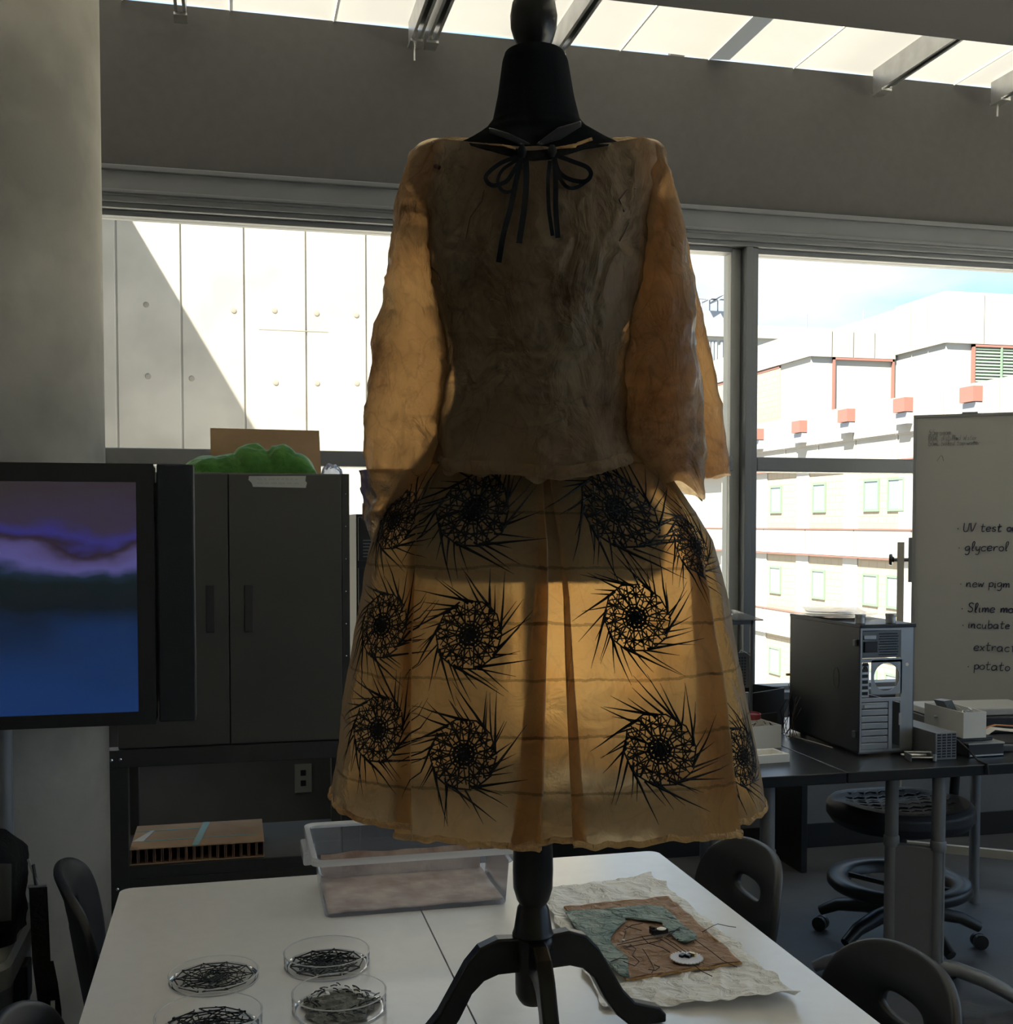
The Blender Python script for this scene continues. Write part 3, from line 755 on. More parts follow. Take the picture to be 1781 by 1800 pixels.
# blouse body
def bhem(g):   # lower in front, as worn
    return 44 * max(0, math.cos(g)) - 8 + 3 * math.sin(5 * g)
body_tab = [(247, 838, 1058, .078, 0), (254, 800, 1098, .085, 0), (262, 752, 1144, .09, 0), (272, 738, 1160, .096, 0), (300, 736, 1160, .104, 0), (400, 752, 1140, .126, -.004), (480, 762, 1128, .136, -.006), (560, 776, 1108, .132, -.006), (640, 780, 1096, .124, -.006), (720, 774, 1096, .130, -.006), (790, 768, 1100, .146, -.006), (812, 764, 1104, .150, -.006)]
def hem_band(tab, hemfn, amp, seed, n, w, name='blouse_hem'):
    ys = [t[0] for t in tab]
    def fn(u, v):
        g = 2 * math.pi * u
        y = ys[-1] + (hemfn(g) if hemfn else 0) + 5 * ndisp((math.cos(g) * 3, math.sin(g) * 3, seed), 1.6) * v - w * (1 - v)
        xl, xr, b, yc = tab[-1][1:5]
        L, Rr = loc(xl, y, yc), loc(xr, y, yc); c = (L + Rr) / 2
        k = 1 + .012 + .022 * math.sin(v * 3.14)
        p = Vector((c.x + (Rr.x - L.x) / 2 * k * math.sin(g), yc - b * k * math.cos(g), c.z))
        return p + Vector((math.sin(g), -math.cos(g), 0)) * (wrinkle(p, amp, 1.3) + .0022 * crease(p, 42, seed))
    return MB().grid(fn, n, 9, closeu=True).build(name, 'blouse_film', dress, smooth=True, world=False, angle=180)
hem_band(body_tab, bhem, 0.0072, 2.0, 170, 22)
bo = loft_px(body_tab, 240, 200, 0.0072, 1.3, 0.012, hemfn=bhem, topfn=lambda g: 56 * max(0, math.cos(g)) ** 2).build('blouse', 'blouse_film', dress, smooth=True, world=False, angle=180)
# left sleeve with crumpled cuff
ls_tab = [(258, 742, 800, .030, .004), (275, 728, 800, .045, .004), (320, 713, 792, .055, .004), (380, 697, 776, .058, .002), (450, 690, 764, .058, .0), (530, 680, 772, .060, -.004), (600, 668, 788, .062, -.008), (650, 657, 792, .064, -.010), (740, 645, 778, .066, -.012), (800, 647, 772, .066, -.012), (832, 654, 768, .064, -.012)]
loft_px(ls_tab, 120, 170, 0.0066, 4.1, 0.008).build('sleeve', 'blouse_film', dress, smooth=True, world=False, angle=180)
cu_tab = [(828, 656, 765, .058, -.012), (850, 658, 742, .05, -.012), (880, 656, 732, .044, -.012), (905, 652, 712, .036, -.012), (922, 655, 700, .03, -.012)]
loft_px(cu_tab, 70, 26, 0.013, 8.1, 0.05).build('cuff', 'blouse_film', dress, smooth=True, world=False, angle=180)
# right sleeve: front fold and wide flap behind
rs_tab = [(258, 1092, 1150, .032, .004), (275, 1092, 1163, .046, .004), (320, 1102, 1172, .054, .002), (380, 1112, 1186, .058, .0), (450, 1120, 1203, .060, -.004), (530, 1108, 1214, .064, -.010), (600, 1096, 1219, .066, -.014), (680, 1087, 1224, .068, -.016), (740, 1086, 1228, .068, -.016), (800, 1096, 1233, .064, -.016), (835, 1112, 1236, .056, -.016)]
loft_px(rs_tab, 120, 170, 0.0066, 6.7, 0.014, hemfn=lambda g: 18 + 26 * math.sin(g) * max(0, math.sin(g))).build('sleeve', 'blouse_film', dress, smooth=True, world=False, angle=180)
fl_tab = [(360, 1120, 1182, .020, .062), (420, 1122, 1200, .024, .064), (500, 1120, 1220, .026, .066), (580, 1118, 1240, .028, .066), (660, 1118, 1257, .028, .066), (740, 1120, 1270, .028, .066), (800, 1122, 1277, .026, .066), (836, 1124, 1282, .024, .066)]
loft_px(fl_tab, 80, 80, 0.004, 2.2, 0.010).build('sleeve_flap', 'blouse_film', dress, smooth=True, world=False, angle=180)
# skirt
SK = [(770, 760, 1120), (815, 728, 1160), (850, 702, 1186), (900, 672, 1222), (950, 656, 1250), (1040, 640, 1275), (1130, 624, 1292), (1230, 608, 1312), (1330, 596, 1330), (1412, 586, 1344)]
sy_ = [s[0] for s in SK]
def sk_axes(y):
    L, Rr = loc(float(np.interp(y, sy_, [s[1] for s in SK])), y), loc(float(np.interp(y, sy_, [s[2] for s in SK])), y)
    a = (Rr.x - L.x) / 2
    t = (y - 770) / (1412 - 770)
    return (L.x + Rr.x) / 2, a, a * (0.62 + 0.07 * t), L.z
def phi_of(px, y):
    c, a, b, _ = sk_axes(y)
    f = 0.0
    for _i in range(30):
        x = (px - PX) / F * (D0 - b * math.cos(f)) - RX0
        f = math.asin(max(-1, min(1, (x - c) / a)))
    return f
HY = 1412
def pleats(t):
    """list of (phi, radial inset) nodes round the skirt at height t (0 waist .. 1 hem)"""
    s = 0.22 + 0.78 * t
    d = 0.0015 + 0.0055 * t
    l1 = R(-48) * (1 - t) + phi_of(735, HY) * t; l0 = l1 - s * (phi_of(735, HY) - phi_of(690, HY))
    c1 = R(2) * (1 - t) + phi_of(955, HY) * t; c0 = c1 - s * (phi_of(955, HY) - phi_of(897, HY))
    c2 = R(4) * (1 - t) + phi_of(1005, HY) * t; c3 = c2 + s * (phi_of(1035, HY) - phi_of(1005, HY))
    r1 = R(60) * (1 - t) + phi_of(1292, HY) * t; r0 = r1 - s * (phi_of(1292, HY) - phi_of(1252, HY)) * 1.3
    n = [(-math.pi, 0), (R(-150), .004), (R(-132), -.006), (R(-128), .004), (R(-100), 0), (l1, -d), (l0, 0.1 * d), (l0 + 0.01, d), (c0 - 0.18, 0.3 * d), (c1, -0.4 * d), (c0, 0.7 * d), (c0 + 0.005, 1.8 * d), (c3 - 0.005, 1.8 * d), (c3, 1.2 * d), (c2, -0.2 * d), (c3 + 0.22, 0), (r1, -2.6 * d), (r0, 0.3 * d), (r0 + 0.01, 1.6 * d), (R(92), 0), (R(128), .004), (R(132), -.006), (R(150), .004), (math.pi, 0)]
    return n
NU, NV = 420, 80
w_seg = None
sv, sf = [], []
n0 = pleats(1.0)
seglen = [abs(n0[i + 1][0] - n0[i][0]) + 0.03 for i in range(len(n0) - 1)]
cum = np.concatenate([[0], np.cumsum(seglen)]); cum /= cum[-1]
for j in range(NV):
    t = j / (NV - 1)
    y = 770 + (HY - 770) * t
    c, a, b, z = sk_axes(y)
    nd = pleats(t)
    ph = [q[0] for q in nd]; ro = [q[1] for q in nd]
    for i in range(NU):
        u = i / NU
        f = float(np.interp(u, cum, ph)); r = float(np.interp(u, cum, ro))
        p = Vector((c + a * math.sin(f), -b * math.cos(f), z))
        nr = Vector((math.sin(f) / a, -math.cos(f) / b, 0)).normalized()
        p -= nr * r
        p += nr * (0.0035 * t * math.sin(f * 11 + 1.2) + 0.5 * wrinkle(p, 0.0045, 11.0))
        if t > 0.90:
            p.z += (t - 0.90) / 0.10 * ((0.014 if u < cum[5] else (0.004 if u > cum[16] else (-0.004 if cum[8] < u < cum[9] else 0))) + 0.007 * ndisp((p.x, p.y, 0), 16, 4.0) + 0.004 * ndisp((p.x, p.y, 0), 60, 5.0))
            if abs(f) < R(70): p.z -= (t - 0.9) / 0.1 * 0.002
        sv.append(p)
for j in range(NV - 1):
    for i in range(NU):
        q = (i + 1) % NU
        sf.append((j * NU + i, j * NU + q, (j + 1) * NU + q, (j + 1) * NU + i))
skm = MB().add(sv, sf)
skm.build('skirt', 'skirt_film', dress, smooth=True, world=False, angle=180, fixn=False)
bvh = BVHTree.FromPolygons([Vector(p) for p in sv], sf)
# rolled hem edging following the lower rim
j0 = (NV - 1) * NU
hm = MB()
rim = [Vector(sv[j0 + i]) for i in range(NU)]
hm.grid(lambda u, v: rim[int(round(u * NU)) % NU] + Vector((0, 0, 0.006 - 0.0085 * v)) + (rim[int(round(u * NU)) % NU] * Vector((1, 1, 0)) if False else Vector((rim[int(round(u * NU)) % NU].x, rim[int(round(u * NU)) % NU].y, 0))).normalized() * (0.0012 + 0.0022 * math.sin(v * 3.1)), NU, 4, closeu=True)
hm.build('hem', 'hem_film', dress, smooth=True, world=False, angle=180)

# spiky black prints lying on the skirt
def motif_segments(seed):
    rnd = random.Random(seed)
    S = []
    def P(r, g): return (r * math.cos(g), r * math.sin(g))
    n = 10
    st = 2 * math.pi / n
    ns = 36
    for k in range(ns):             # straight tapering spikes that leave the rim at a slant
        g = 2 * math.pi * k / ns + rnd.uniform(-.05, .05)
        bold = k % 4 == 0
        rr = (1.04 if bold else rnd.choice((.78, .88, .98))) * rnd.uniform(.94, 1.06)
        S.append((P(.47 if bold else rnd.uniform(.40, .50), g - (.62 if bold else .25)), P(rr, g + (.38 if bold else rnd.uniform(.02, .36))), .022 if bold else rnd.uniform(.012, .017), .002))
    for k in range(n):
        g = st * k + rnd.uniform(-.06, .06)
        S.append((P(.50, g), P(.50, g + st), .011, .011))
        c = P(.345, g + .12)
        for q in range(8):          # small wheel of spokes
            a = 2 * math.pi * q / 8 + k * .7
            ln = rnd.uniform(.11, .16)
            S.append((c, (c[0] + ln * math.cos(a), c[1] + ln * math.sin(a)), .010, .007))
        S.append((P(.14, g), P(.49, g + .22), .012, .010)); S.append((P(.14, g + .2), P(.49, g - .14), .011, .009)); S.append((P(.14, g + .35), P(.42, g + .5), .010, .008))
        S.append((P(.47, g + .1), P(.30, g + .1 + st), .009, .009)); S.append((P(.47, g + .1), P(.30, g + .1 - st), .009, .009))
        S.append((P(.20, g), P(.20, g + st), .012, .012)); S.append((P(.17, g), P(.17, g + 2.2 * st), .013, .013))
        S.append((P(.10, g), P(.10, g + 3 * st), .018, .018)); S.append((P(.0, g), P(.15, g + .3), .014, .014)); S.append((P(.05, g), P(.12, g + 2.4), .012, .012))
    return S
def motif(px, py, rad, seed, ph=None, zc=None, dense=False):
    if ph is None:
        o = Matrix.Rotation(YAW, 3, 'Z') @ (Vector((0, 0, EYE)) - FO)
        d = (Matrix.Rotation(YAW, 3, 'Z') @ ray(px, py)).normalized()
        h, nn, _i, _d = bvh.ray_cast(o, d)
        if h is None: print('motif miss', px, py); return
        y_ = float(np.interp(-h.z, [-zp(q) for q in (770, 1412)], [770, 1412]))
        c = sk_axes(y_)[0]
        ph, zc = math.atan2(h.x - c, -h.y), h.z
        R0 = math.hypot(h.x - c, h.y)
    else:
        R0 = 0.2
    mb = MB()
    zr = (zp(770), zp(1412))
    for (p0, p1, w0, w1) in motif_segments(seed):
        ln = math.hypot(p1[0] - p0[0], p1[1] - p0[1])
        n = max(2, int(ln * 11))
        pts = []
        for i in range(n + 1):
            s = i / n
            x, z = (p0[0] + (p1[0] - p0[0]) * s) * rad, (p0[1] + (p1[1] - p0[1]) * s) * rad
            zz = zc + z * 1.06
            y_ = float(np.interp(-zz, [-zr[0], -zr[1]], [770, 1412]))
            c, a, b, _ = sk_axes(y_)
            f = ph + x / R0
            dr = Vector((math.sin(f), -math.cos(f), 0))
            h, nn, _i, _d = bvh.ray_cast(Vector((c, 0, zz)) + dr * 0.6, -dr)
            if h is None or zz < zr[1] + 0.01: break
            if nn.dot(dr) < 0: nn = -nn
            if pts and (h - pts[-1][0]).length > 0.02: break
            pts.append((h + nn * 0.0006, nn, (w0 + (w1 - w0) * s) * rad))
        if len(pts) < 2: continue
        o = len(mb.v); m = len(pts)
        for i, (h, nn, w) in enumerate(pts):
            t = pts[min(i + 1, m - 1)][0] - pts[max(i - 1, 0)][0]
            sd = t.cross(nn).normalized() * w * 1.15
            mb.v += [tuple(h - sd), tuple(h + nn * min(w, .0022)), tuple(h + sd)]
        for i in range(m - 1):
            q = o + 3 * i
            mb.f += [(q, q + 1, q + 4, q + 3), (q + 1, q + 2, q + 5, q + 4)]
    if mb.f: mb.build('spiky_print', 'print_black', dress, world=False, fixn=False)
for k, (px, py, rd) in enumerate(((834, 896, .094), (1085, 897, .096), (826, 1116, .086), (1118, 1086, .084), (816, 1326, .086), (1160, 1318, .088), (672, 1100, .084), (666, 1282, .084), (694, 915, .076), (1226, 960, .076), (1306, 1330, .076))):
    motif(px, py, rd, 100 + k)
# ragged stains and cracks on the blouse front
bov = [Vector(v.co) for v in bo.data.vertices]
bbvh = BVHTree.FromPolygons(bov, [tuple(p.vertices) for p in bo.data.polygons])
def on_blouse(px, py, off=0.0012):
    o = Matrix.Rotation(YAW, 3, 'Z') @ (Vector((0, 0, EYE)) - FO)
    d = (Matrix.Rotation(YAW, 3, 'Z') @ ray(px, py)).normalized()
    h, nn, _i, _d = bbvh.ray_cast(o, d)
    if h is None: return loc(px, py, -0.10)
    if nn.y > 0: nn = -nn
    return h + nn * off
for pts, r in ((((852, 335), (848, 355), (838, 368), (828, 382), (824, 400), (820, 420)), .0005), (((1118, 330), (1100, 336), (1088, 352), (1096, 372)), .0009), (((760, 470), (770, 480), (776, 500)), .001), (((1104, 392), (1096, 410), (1088, 424)), .0008), (((766, 293), (774, 296)), .003)):
    MB().tube([on_blouse(*p) for p in pts], r, 5).build('stain_line', 'stain', dress, world=False, smooth=True)

# ---------------- black neck ribbon tied in two bows
rib = thing('ribbon_bow', 'narrow black ribbon tied in two loose bows at the blouse neckline', 'ribbon', FO, -YAW)
def rp(px, py, off): return on_blouse(px, py, 0.002) + Vector((0, -off, 0))
def ribbon(name, pts, w, m, smooth_n=6, offs=None, wd=None, par=None):
    P = [rp(p[0], p[1], p[2] if len(p) > 2 else 0.004) for p in pts]
    Q = []
    for i in range(len(P) - 1):
        a, b, c, d = P[max(i - 1, 0)], P[i], P[i + 1], P[min(i + 2, len(P) - 1)]
        for k in range(smooth_n):
            t = k / smooth_n
            Q.append(0.5 * ((2 * b) + (c - a) * t + (2 * a - 5 * b + 4 * c - d) * t * t + (3 * b - a - 3 * c + d) * t ** 3))
    Q.append(P[-1])
    def side(i):
        t = Q[min(i + 1, len(Q) - 1)] - Q[max(i - 1, 0)]
        s = t.cross(Vector((0, -1, 0)))
        return s if s.length > 1e-7 else Vector((1, 0, 0))
    return MB().strip(Q, side if wd is None else wd, w).build(name, m, rib, world=False, fixn=True, smooth=False)
ribbon('tail', [(916, 285), (908, 320), (898, 370), (886, 415), (878, 462)], .0072, 'ribbon')
ribbon('tail', [(925, 280), (926, 320), (922, 370), (913, 430)], .0078, 'ribbon')
ribbon('tail', [(966, 285), (963, 320), (964, 370), (970, 416)], .0050, 'ribbon')
ribbon('tail', [(974, 282), (976, 320), (976, 370), (980, 420)], .0068, 'ribbon')
ribbon('loop', [(918, 278, .006), (882, 292, .012), (855, 318, .016), (866, 332, .012), (890, 324, .008), (905, 302, .006), (918, 280, .006)], .0055, 'ribbon')
ribbon('loop', [(916, 282, .006), (886, 302, .009), (876, 325, .010), (886, 341, .010), (902, 338, .008), (912, 312, .006), (917, 284, .005)], .0042, 'ribbon')
ribbon('loop', [(972, 276, .006), (1005, 290, .012), (1030, 302, .016), (1037, 314, .014), (1026, 324, .010), (1000, 320, .008), (982, 306, .006), (974, 280, .006)], .0056, 'ribbon')
ribbon('loop', [(974, 284, .005), (980, 312, .006), (995, 332, .008), (1012, 334, .008), (1028, 324, .008)], .0048, 'ribbon')
# collar straps round the neckline, on the form's shoulders
tb_rows = rows
tbv = BVHTree.FromPolygons([Vector(v) for v in tm.v], tm.f)
def on_form(px, py, off):
    o = Matrix.Rotation(YAW, 3, 'Z') @ (Vector((0, 0, EYE)) - FO)
    d = (Matrix.Rotation(YAW, 3, 'Z') @ ray(px, py)).normalized()
    best = None
    for tree in (tbv, bbvh):
        h, nn, _i, dist = tree.ray_cast(o, d)
        if h is not None and (best is None or dist < best[2]): best = (h, nn, dist)
    if best is None: return loc(px, py, 0.0)
    h, nn = best[0], best[1]
    if nn.dot(d) > 0: nn = -nn
    return h + nn * off
def collar(name, top, bot, m, off):
    k = 14
    def fn(u, v):
        x = np.interp(u, np.linspace(0, 1, len(top)), [q[0] for q in top]); y = np.interp(u, np.linspace(0, 1, len(top)), [q[1] for q in top])
        x2 = np.interp(u, np.linspace(0, 1, len(bot)), [q[0] for q in bot]); y2 = np.interp(u, np.linspace(0, 1, len(bot)), [q[1] for q in bot])
        return on_form(float(x + (x2 - x) * v), float(y + (y2 - y) * v), off)
    MB().grid(fn, k * 2, 4).build(name, m, rib, world=False, smooth=True, solid=0.0012)
collar('neck_strap', [(862, 229), (895, 238), (932, 256)], [(862, 237), (890, 247), (915, 258)], 'sheer_ribbon', .004)
collar('neck_strap', [(944, 256), (980, 228), (1019, 217)], [(950, 258), (985, 248), (1020, 226)], 'sheer_ribbon', .004)
collar('collar_edge', [(826, 253), (870, 257), (905, 264), (935, 268), (975, 264), (1020, 256), (1070, 257)], [(830, 258), (870, 269), (905, 279), (938, 286), (975, 280), (1020, 266), (1068, 259)], 'black_soft', .003)
collar('collar_binding', [(856, 254), (880, 257), (905, 264)], [(858, 256), (880, 259), (905, 267)], 'hem_film', .0045)
collar('collar_binding', [(968, 264), (1005, 258), (1038, 246)], [(968, 267), (1005, 262), (1040, 251)], 'hem_film', .0045)
MB().lathe([(0.003, -.008), (.0055, -.003), (.006, 0), (.0055, .004), (.003, .008)], 12, tuple(rp(918, 272, .008))).build('knot', 'ribbon', rib, world=False, smooth=True)
MB().lathe([(0.003, -.008), (.0055, -.003), (.006, 0), (.0055, .004), (.003, .008)], 12, tuple(rp(970, 272, .008))).build('knot', 'ribbon', rib, world=False, smooth=True)

# ================================================================== work tables
TZ = 0.74
for i, (a, b, lb) in enumerate(((-0.235, 0.351, 'white laminate worktable holding the petri dishes and plastic tub'), (0.354, 0.950, 'white laminate worktable holding the crumpled parchment and leather sheet'))):
    t_ = thing('worktable', lb, 'table', ((a + b) / 2, 1.7, 0), group='pair of white worktables')
    y0, y1 = 0.94, 2.465
    pts = []
    r = 0.025
    for cx, cy, g0 in ((b - r, y1 - r, 0), (a + r, y1 - r, 90), (a + r, y0 + r, 180), (b - r, y0 + r, 270)):
        inner = (i == 0 and cx > 0) or (i == 1 and cx < 0.6)
        rr = 0.003 if inner else r
        ccx = cx + (r - rr) * (1 if cx > (a + b) / 2 else -1); ccy = cy + (r - rr) * (1 if cy > 1.7 else -1)
        for k in range(6):
            g = R(g0 + 90 * k / 5); pts.append((ccx + rr * math.cos(g), ccy + rr * math.sin(g)))
    MB().prism(pts, lambda x, y: (x, y, TZ - 0.006), lambda x, y: (x, y, TZ)).build('tabletop', 'table_white', t_)
    MB().prism([(x * 0.999 + (a + b) / 2 * 0.001, y) for x, y in pts], lambda x, y: (x, y, TZ - 0.030), lambda x, y: (x, y, TZ - 0.006)).build('edge_band', 'table_edge', t_)
    for lx in ((0.19, 0.31) if i == 0 else (0.40, 0.52)):
        for ly in (y0 + 0.1, y1 - 0.1):
            MB().tube([(lx, ly, 0.0), (lx, ly, TZ - 0.03)], 0.018, 12).build('leg', 'steel_grey', t_, smooth=True)

# ================================================================== petri dishes and lattices
def dish(x, y, r, h, lb, lid=False):
    t_ = thing('petri_dish', lb, 'petri dish', (x, y, TZ), group='clear petri dishes on the worktable')
    MB().lathe([(r - 0.003, 0.0004), (r - 0.001, 0.001), (r, 0.003), (r + 0.0006, h), (r - 0.0008, h), (r - 0.0015, 0.004), (r - 0.004, 0.0026), (0.0001, 0.0026)], 56, (0, 0, 0), caps=False).build('base', 'clear_plastic', t_, world=False, smooth=True)
    MB().lathe([(r + 0.0006, h - 0.0006), (r + 0.0013, h), (r + 0.0006, h + 0.0009), (r - 0.001, h + 0.0009), (r - 0.0016, h)], 56, caps=False).build('rim', 'rim_plastic', t_, world=False, smooth=True)
    MB().lathe([(r - 0.006, 0.0003), (r - 0.001, 0.0003), (r + 0.0004, 0.0016), (r - 0.001, 0.003)], 56, caps=False).build('foot_ring', 'rim_plastic', t_, world=False, smooth=True)
    return t_
def lattice(x, y, z, r, lb, seed, spiky=0.0, th=0.0012, tilt=0.0, dense=14):
    rnd = random.Random(seed)
    mb = MB()
    def P(q, g): return (q * r * math.cos(g), q * r * math.sin(g) * 0.98)
    n = 10
    segs = []
    for k in range(n):
        g = 2 * math.pi * k / n + rnd.uniform(-.07, .07); s = 2 * math.pi / n
        segs += [(P(.97, g), P(.97, g + s)), (P(.97, g), P(.60, g + s * .5)), (P(.97, g + s), P(.60, g + s * .5)), (P(.60, g + s * .5), P(.60, g + s * 1.5)), (P(.60, g + s * .5), P(.30, g + s * 1.3)), (P(.45, g), P(.45, g + s * 2)), (P(.80, g), P(.80, g + s * 1.6)), (P(.30, g), P(.30, g + s * 3)), (P(.75, g), P(.2, g + s * 1.5))]
        if spiky:
            segs.append((P(.85, g), P(.85 + spiky * rnd.uniform(.5, 1.3), g + .25)))
    for k in range(dense):
        g = rnd.uniform(0, 6.28); segs.append((P(rnd.uniform(0, .4), g), P(rnd.uniform(.1, .45), g + rnd.uniform(.5, 2.6))))
    for i, (a, b) in enumerate(segs):
        zz = 0.0010 + th * (i % 3) * 0.6
        w = rnd.uniform(.7, 1.25)
        ln = math.hypot(b[0] - a[0], b[1] - a[1])
        if ln < 1e-5: continue
        mid = ((a[0] + b[0]) / 2, (a[1] + b[1]) / 2, zz + tilt * (a[1] + b[1]) / 2 / r + rnd.uniform(0, .001))
        mb.obox(mid, (ln * 1.03, th * 1.25 * w, th * 1.0), rz=math.atan2(b[1] - a[1], b[0] - a[0]), rx=R(12) * w)
    o = mb.build('lattice_disc', 'print_black')
    o.location = (x, y, z)
    tag(o, lb, 'lattice disc', group='black lattice discs in petri dishes')
    return o
clear_mat('rim_plastic', (0.95, 0.96, 0.97), 0.22, 0.12, milk=0.75, milkcol=(0.95, 0.96, 0.98))
DH = [(-0.038, 1.931, .073, .013), (0.150, 1.948, .0725, .026), (0.155, 1.768, .073, .028), (-0.042, 1.728, .078, .030)]
dish(*DH[0], 'shallow clear petri dish nearest the table corner chair, holding a flat lattice')
dish(*DH[1], 'clear petri dish closest to the plastic tub')
dish(*DH[2], 'deep clear petri dish holding a grey mossy disc, beside the tripod foot')
dish(*DH[3], 'clear petri dish cut by the picture bottom, in front of the shallow dish')
lattice(DH[0][0], DH[0][1], TZ + .0035, .066, 'black open lattice disc lying in the shallow petri dish', 3)
lattice(DH[1][0], DH[1][1], TZ + .0035, .064, 'dense black lattice disc in the dish closest to the tub', 5, th=.0016, dense=34)
lattice(DH[3][0], DH[3][1], TZ + .010, .066, 'spiky black lattice disc in the dish cut by the picture bottom', 9, spiky=.12, th=.0015)
# mossy disc
rnd = random.Random(4)
mm = thing('mossy_disc', 'grey mossy disc ringed with black twigs in the deep petri dish', 'lattice disc', (DH[2][0], DH[2][1], TZ + .0035), group='black lattice discs in petri dishes')
def moss(u, v):
    g = 2 * math.pi * u; q = v * .058 * (1 + .10 * math.sin(5 * g + 1) + .06 * math.sin(11 * g))
    x, y = q * math.cos(g), q * math.sin(g)
    return (x, y, .0065 + .0035 * ndisp((x, y, 0), 60) - .006 * v ** 4)
MB().grid(moss, 60, 14, closeu=True).build('moss', 'moss_grey', mm, world=False, smooth=True)
for k in range(64):
    g = rnd.uniform(0, 6.28); q = rnd.uniform(.036, .058); l = rnd.uniform(.008, .02); d = g + rnd.uniform(.6, 2.4)
    a = Vector((q * math.cos(g), q * math.sin(g), rnd.uniform(.006, .012))); b = a + Vector((l * math.cos(d), l * math.sin(d), rnd.uniform(-.003, .004)))
    if math.hypot(b.x, b.y) > .067: b *= .067 / math.hypot(b.x, b.y)
    MB().tube([a, (a + b) / 2 + Vector((0, 0, .0012)), b], .0009, 5).build('twig', 'print_black', mm, world=False)
for k in range(7):
    g = rnd.uniform(-.6, 2.6); q = rnd.uniform(.030, .052)
    MB().obox((q * math.cos(g), q * math.sin(g), .011), (.010, .006, .0008), rz=rnd.uniform(0, 3), rx=R(20)).build('flake', 'shell', mm, world=False)

# ================================================================== translucent tub with brown residue
def rrect(x0, x1, y0, y1, r, n=6):
    P = []
    for cx, cy, g0 in ((x1 - r, y1 - r, 0), (x0 + r, y1 - r, 90), (x0 + r, y0 + r, 180), (x1 - r, y0 + r, 270)):
        for k in range(n + 1):
            g = R(g0 + 90 * k / n); P.append((cx + r * math.cos(g), cy + r * math.sin(g)))
    return P
def ring_loft(levels, n=6):   # levels: (x0,x1,y0,y1,r,z)
    mb = MB(); N = 4 * (n + 1)
    for (x0, x1, y0, y1, r, z) in levels: mb.v += [(x, y, z) for x, y in rrect(x0, x1, y0, y1, r, n)]
    for j in range(len(levels) - 1):
        for k in range(N): mb.f.append((j * N + k, j * N + (k + 1) % N, (j + 1) * N + (k + 1) % N, (j + 1) * N + k))
    return mb, N
bx0, bx1, by0, by1, bz = 0.166, 0.526, 2.183, 2.41, TZ + 0.0008
t_ = thing('plastic_tub', 'open translucent plastic storage tub with brown residue on the white table', 'tub', ((bx0 + bx1) / 2, (by0 + by1) / 2, bz))
mb, N = ring_loft([(bx0, bx1, by0, by1, .018, bz), (bx0 - .006, bx1 + .006, by0 - .006, by1 + .006, .02, bz + .083), (bx0 - .012, bx1 + .012, by0 - .012, by1 + .012, .022, bz + .085), (bx0 - .015, bx1 + .015, by0 - .015, by1 + .015, .022, bz + .118)])
mb.f.append(tuple(range(N - 1, -1, -1)))
mb.build('body', 'bin_plastic', t_, smooth=True, angle=30)
mb, N = ring_loft([(bx0 - .015, bx1 + .015, by0 - .015, by1 + .015, .022, bz + .116), (bx0 - .026, bx1 + .026, by0 - .026, by1 + .026, .026, bz + .121), (bx0 - .028, bx1 + .028, by0 - .028, by1 + .028, .026, bz + .117), (bx0 - .028, bx1 + .028, by0 - .028, by1 + .028, .026, bz + .108)])
mb.build('rim', 'rim_plastic', t_, smooth=True, angle=30)
for x, s in ((bx0 - .022, -1), (bx1 + .022, 1)):
    MB().box(min(x, x + .016 * s), max(x, x + .016 * s), by0 + .06, by1 - .06, bz + .086, bz + .112).build('handle', 'rim_plastic', t_, bevel=.004)
rs = MB()
def resid(u, v):
    x, y = bx0 + .006 + (bx1 - bx0 - .012) * u, by0 + .006 + (by1 - by0 - .012) * v
    return (x, y, bz + .006 + .003 * ndisp((x, y, 0), 18) + .004 * abs(v - .5))
rs.grid(resid, 30, 20)
rs.build('residue', 'sediment', t_, smooth=True, solid=.002)
rb = MB()
for k in range(2):
    yy = by1 - .004 if k == 0 else by0 + .003
    def wallres(u, v):
        x = bx0 + .008 + (bx1 - bx0 - .016) * u
        top = .055 + .006 * ndisp((x, 0, 3), 14) if k == 0 else .040 + .022 * ndisp((x, 2, 1), 11)
        return (x, yy + (.004 * v if k == 0 else -.003 * v), bz + .004 + top * v)
    if k == 0: rb.grid(wallres, 40, 6)
rb.build('residue_film', 'residue_film', t_, smooth=True) if False else rb.build('residue_film', 'sediment', t_, smooth=True)

# ================================================================== parchment, leather sheet, badge, threads
def quad_sheet(c, nu, nv, fz, edge, seed, zoff):
    """c: 4 corners (bl, br, fr, fl); ragged edges"""
    c = [Vector((q[0], q[1], 0)) for q in c]
    def fn(u, v):
        a = c[3].lerp(c[2], u); b = c[0].lerp(c[1], u); p = a.lerp(b, v)
        e = max(abs(u - .5), abs(v - .5)) * 2
        p += Vector((ndisp((p.x, p.y, 0), 22, seed), ndisp((p.x, p.y, 5), 22, seed + 2), 0)) * edge * e ** 3
        p.z = zoff + fz(p, u, v)
        return p
    return MB().grid(fn, nu, nv)
def pz(p, u, v):
    h = .0022 + .0040 * max(0, crease((p.x, p.y * .6, 0), 15, 3)) ** 2 + .0025 * max(0, crease((p.x, p.y, 1), 34, 7)) + .0022 * (1 + ndisp((p.x, p.y, 0), 9))
    if v < .05 and u > .35: h += .022 * (u - .35) / .65 * (1 - (v / .05)) ** 0.7
    return h
PC = [(0.600, 2.235), (0.872, 2.285), (0.868, 1.600), (0.560, 1.665)]
quad_sheet(PC, 90, 150, pz, .012, 1.0, TZ).build('parchment_sheet', 'parchment', smooth=True)
o = C.objects[-1]; tag(o, 'crumpled white parchment paper under the brown leather-like sheet', 'paper')
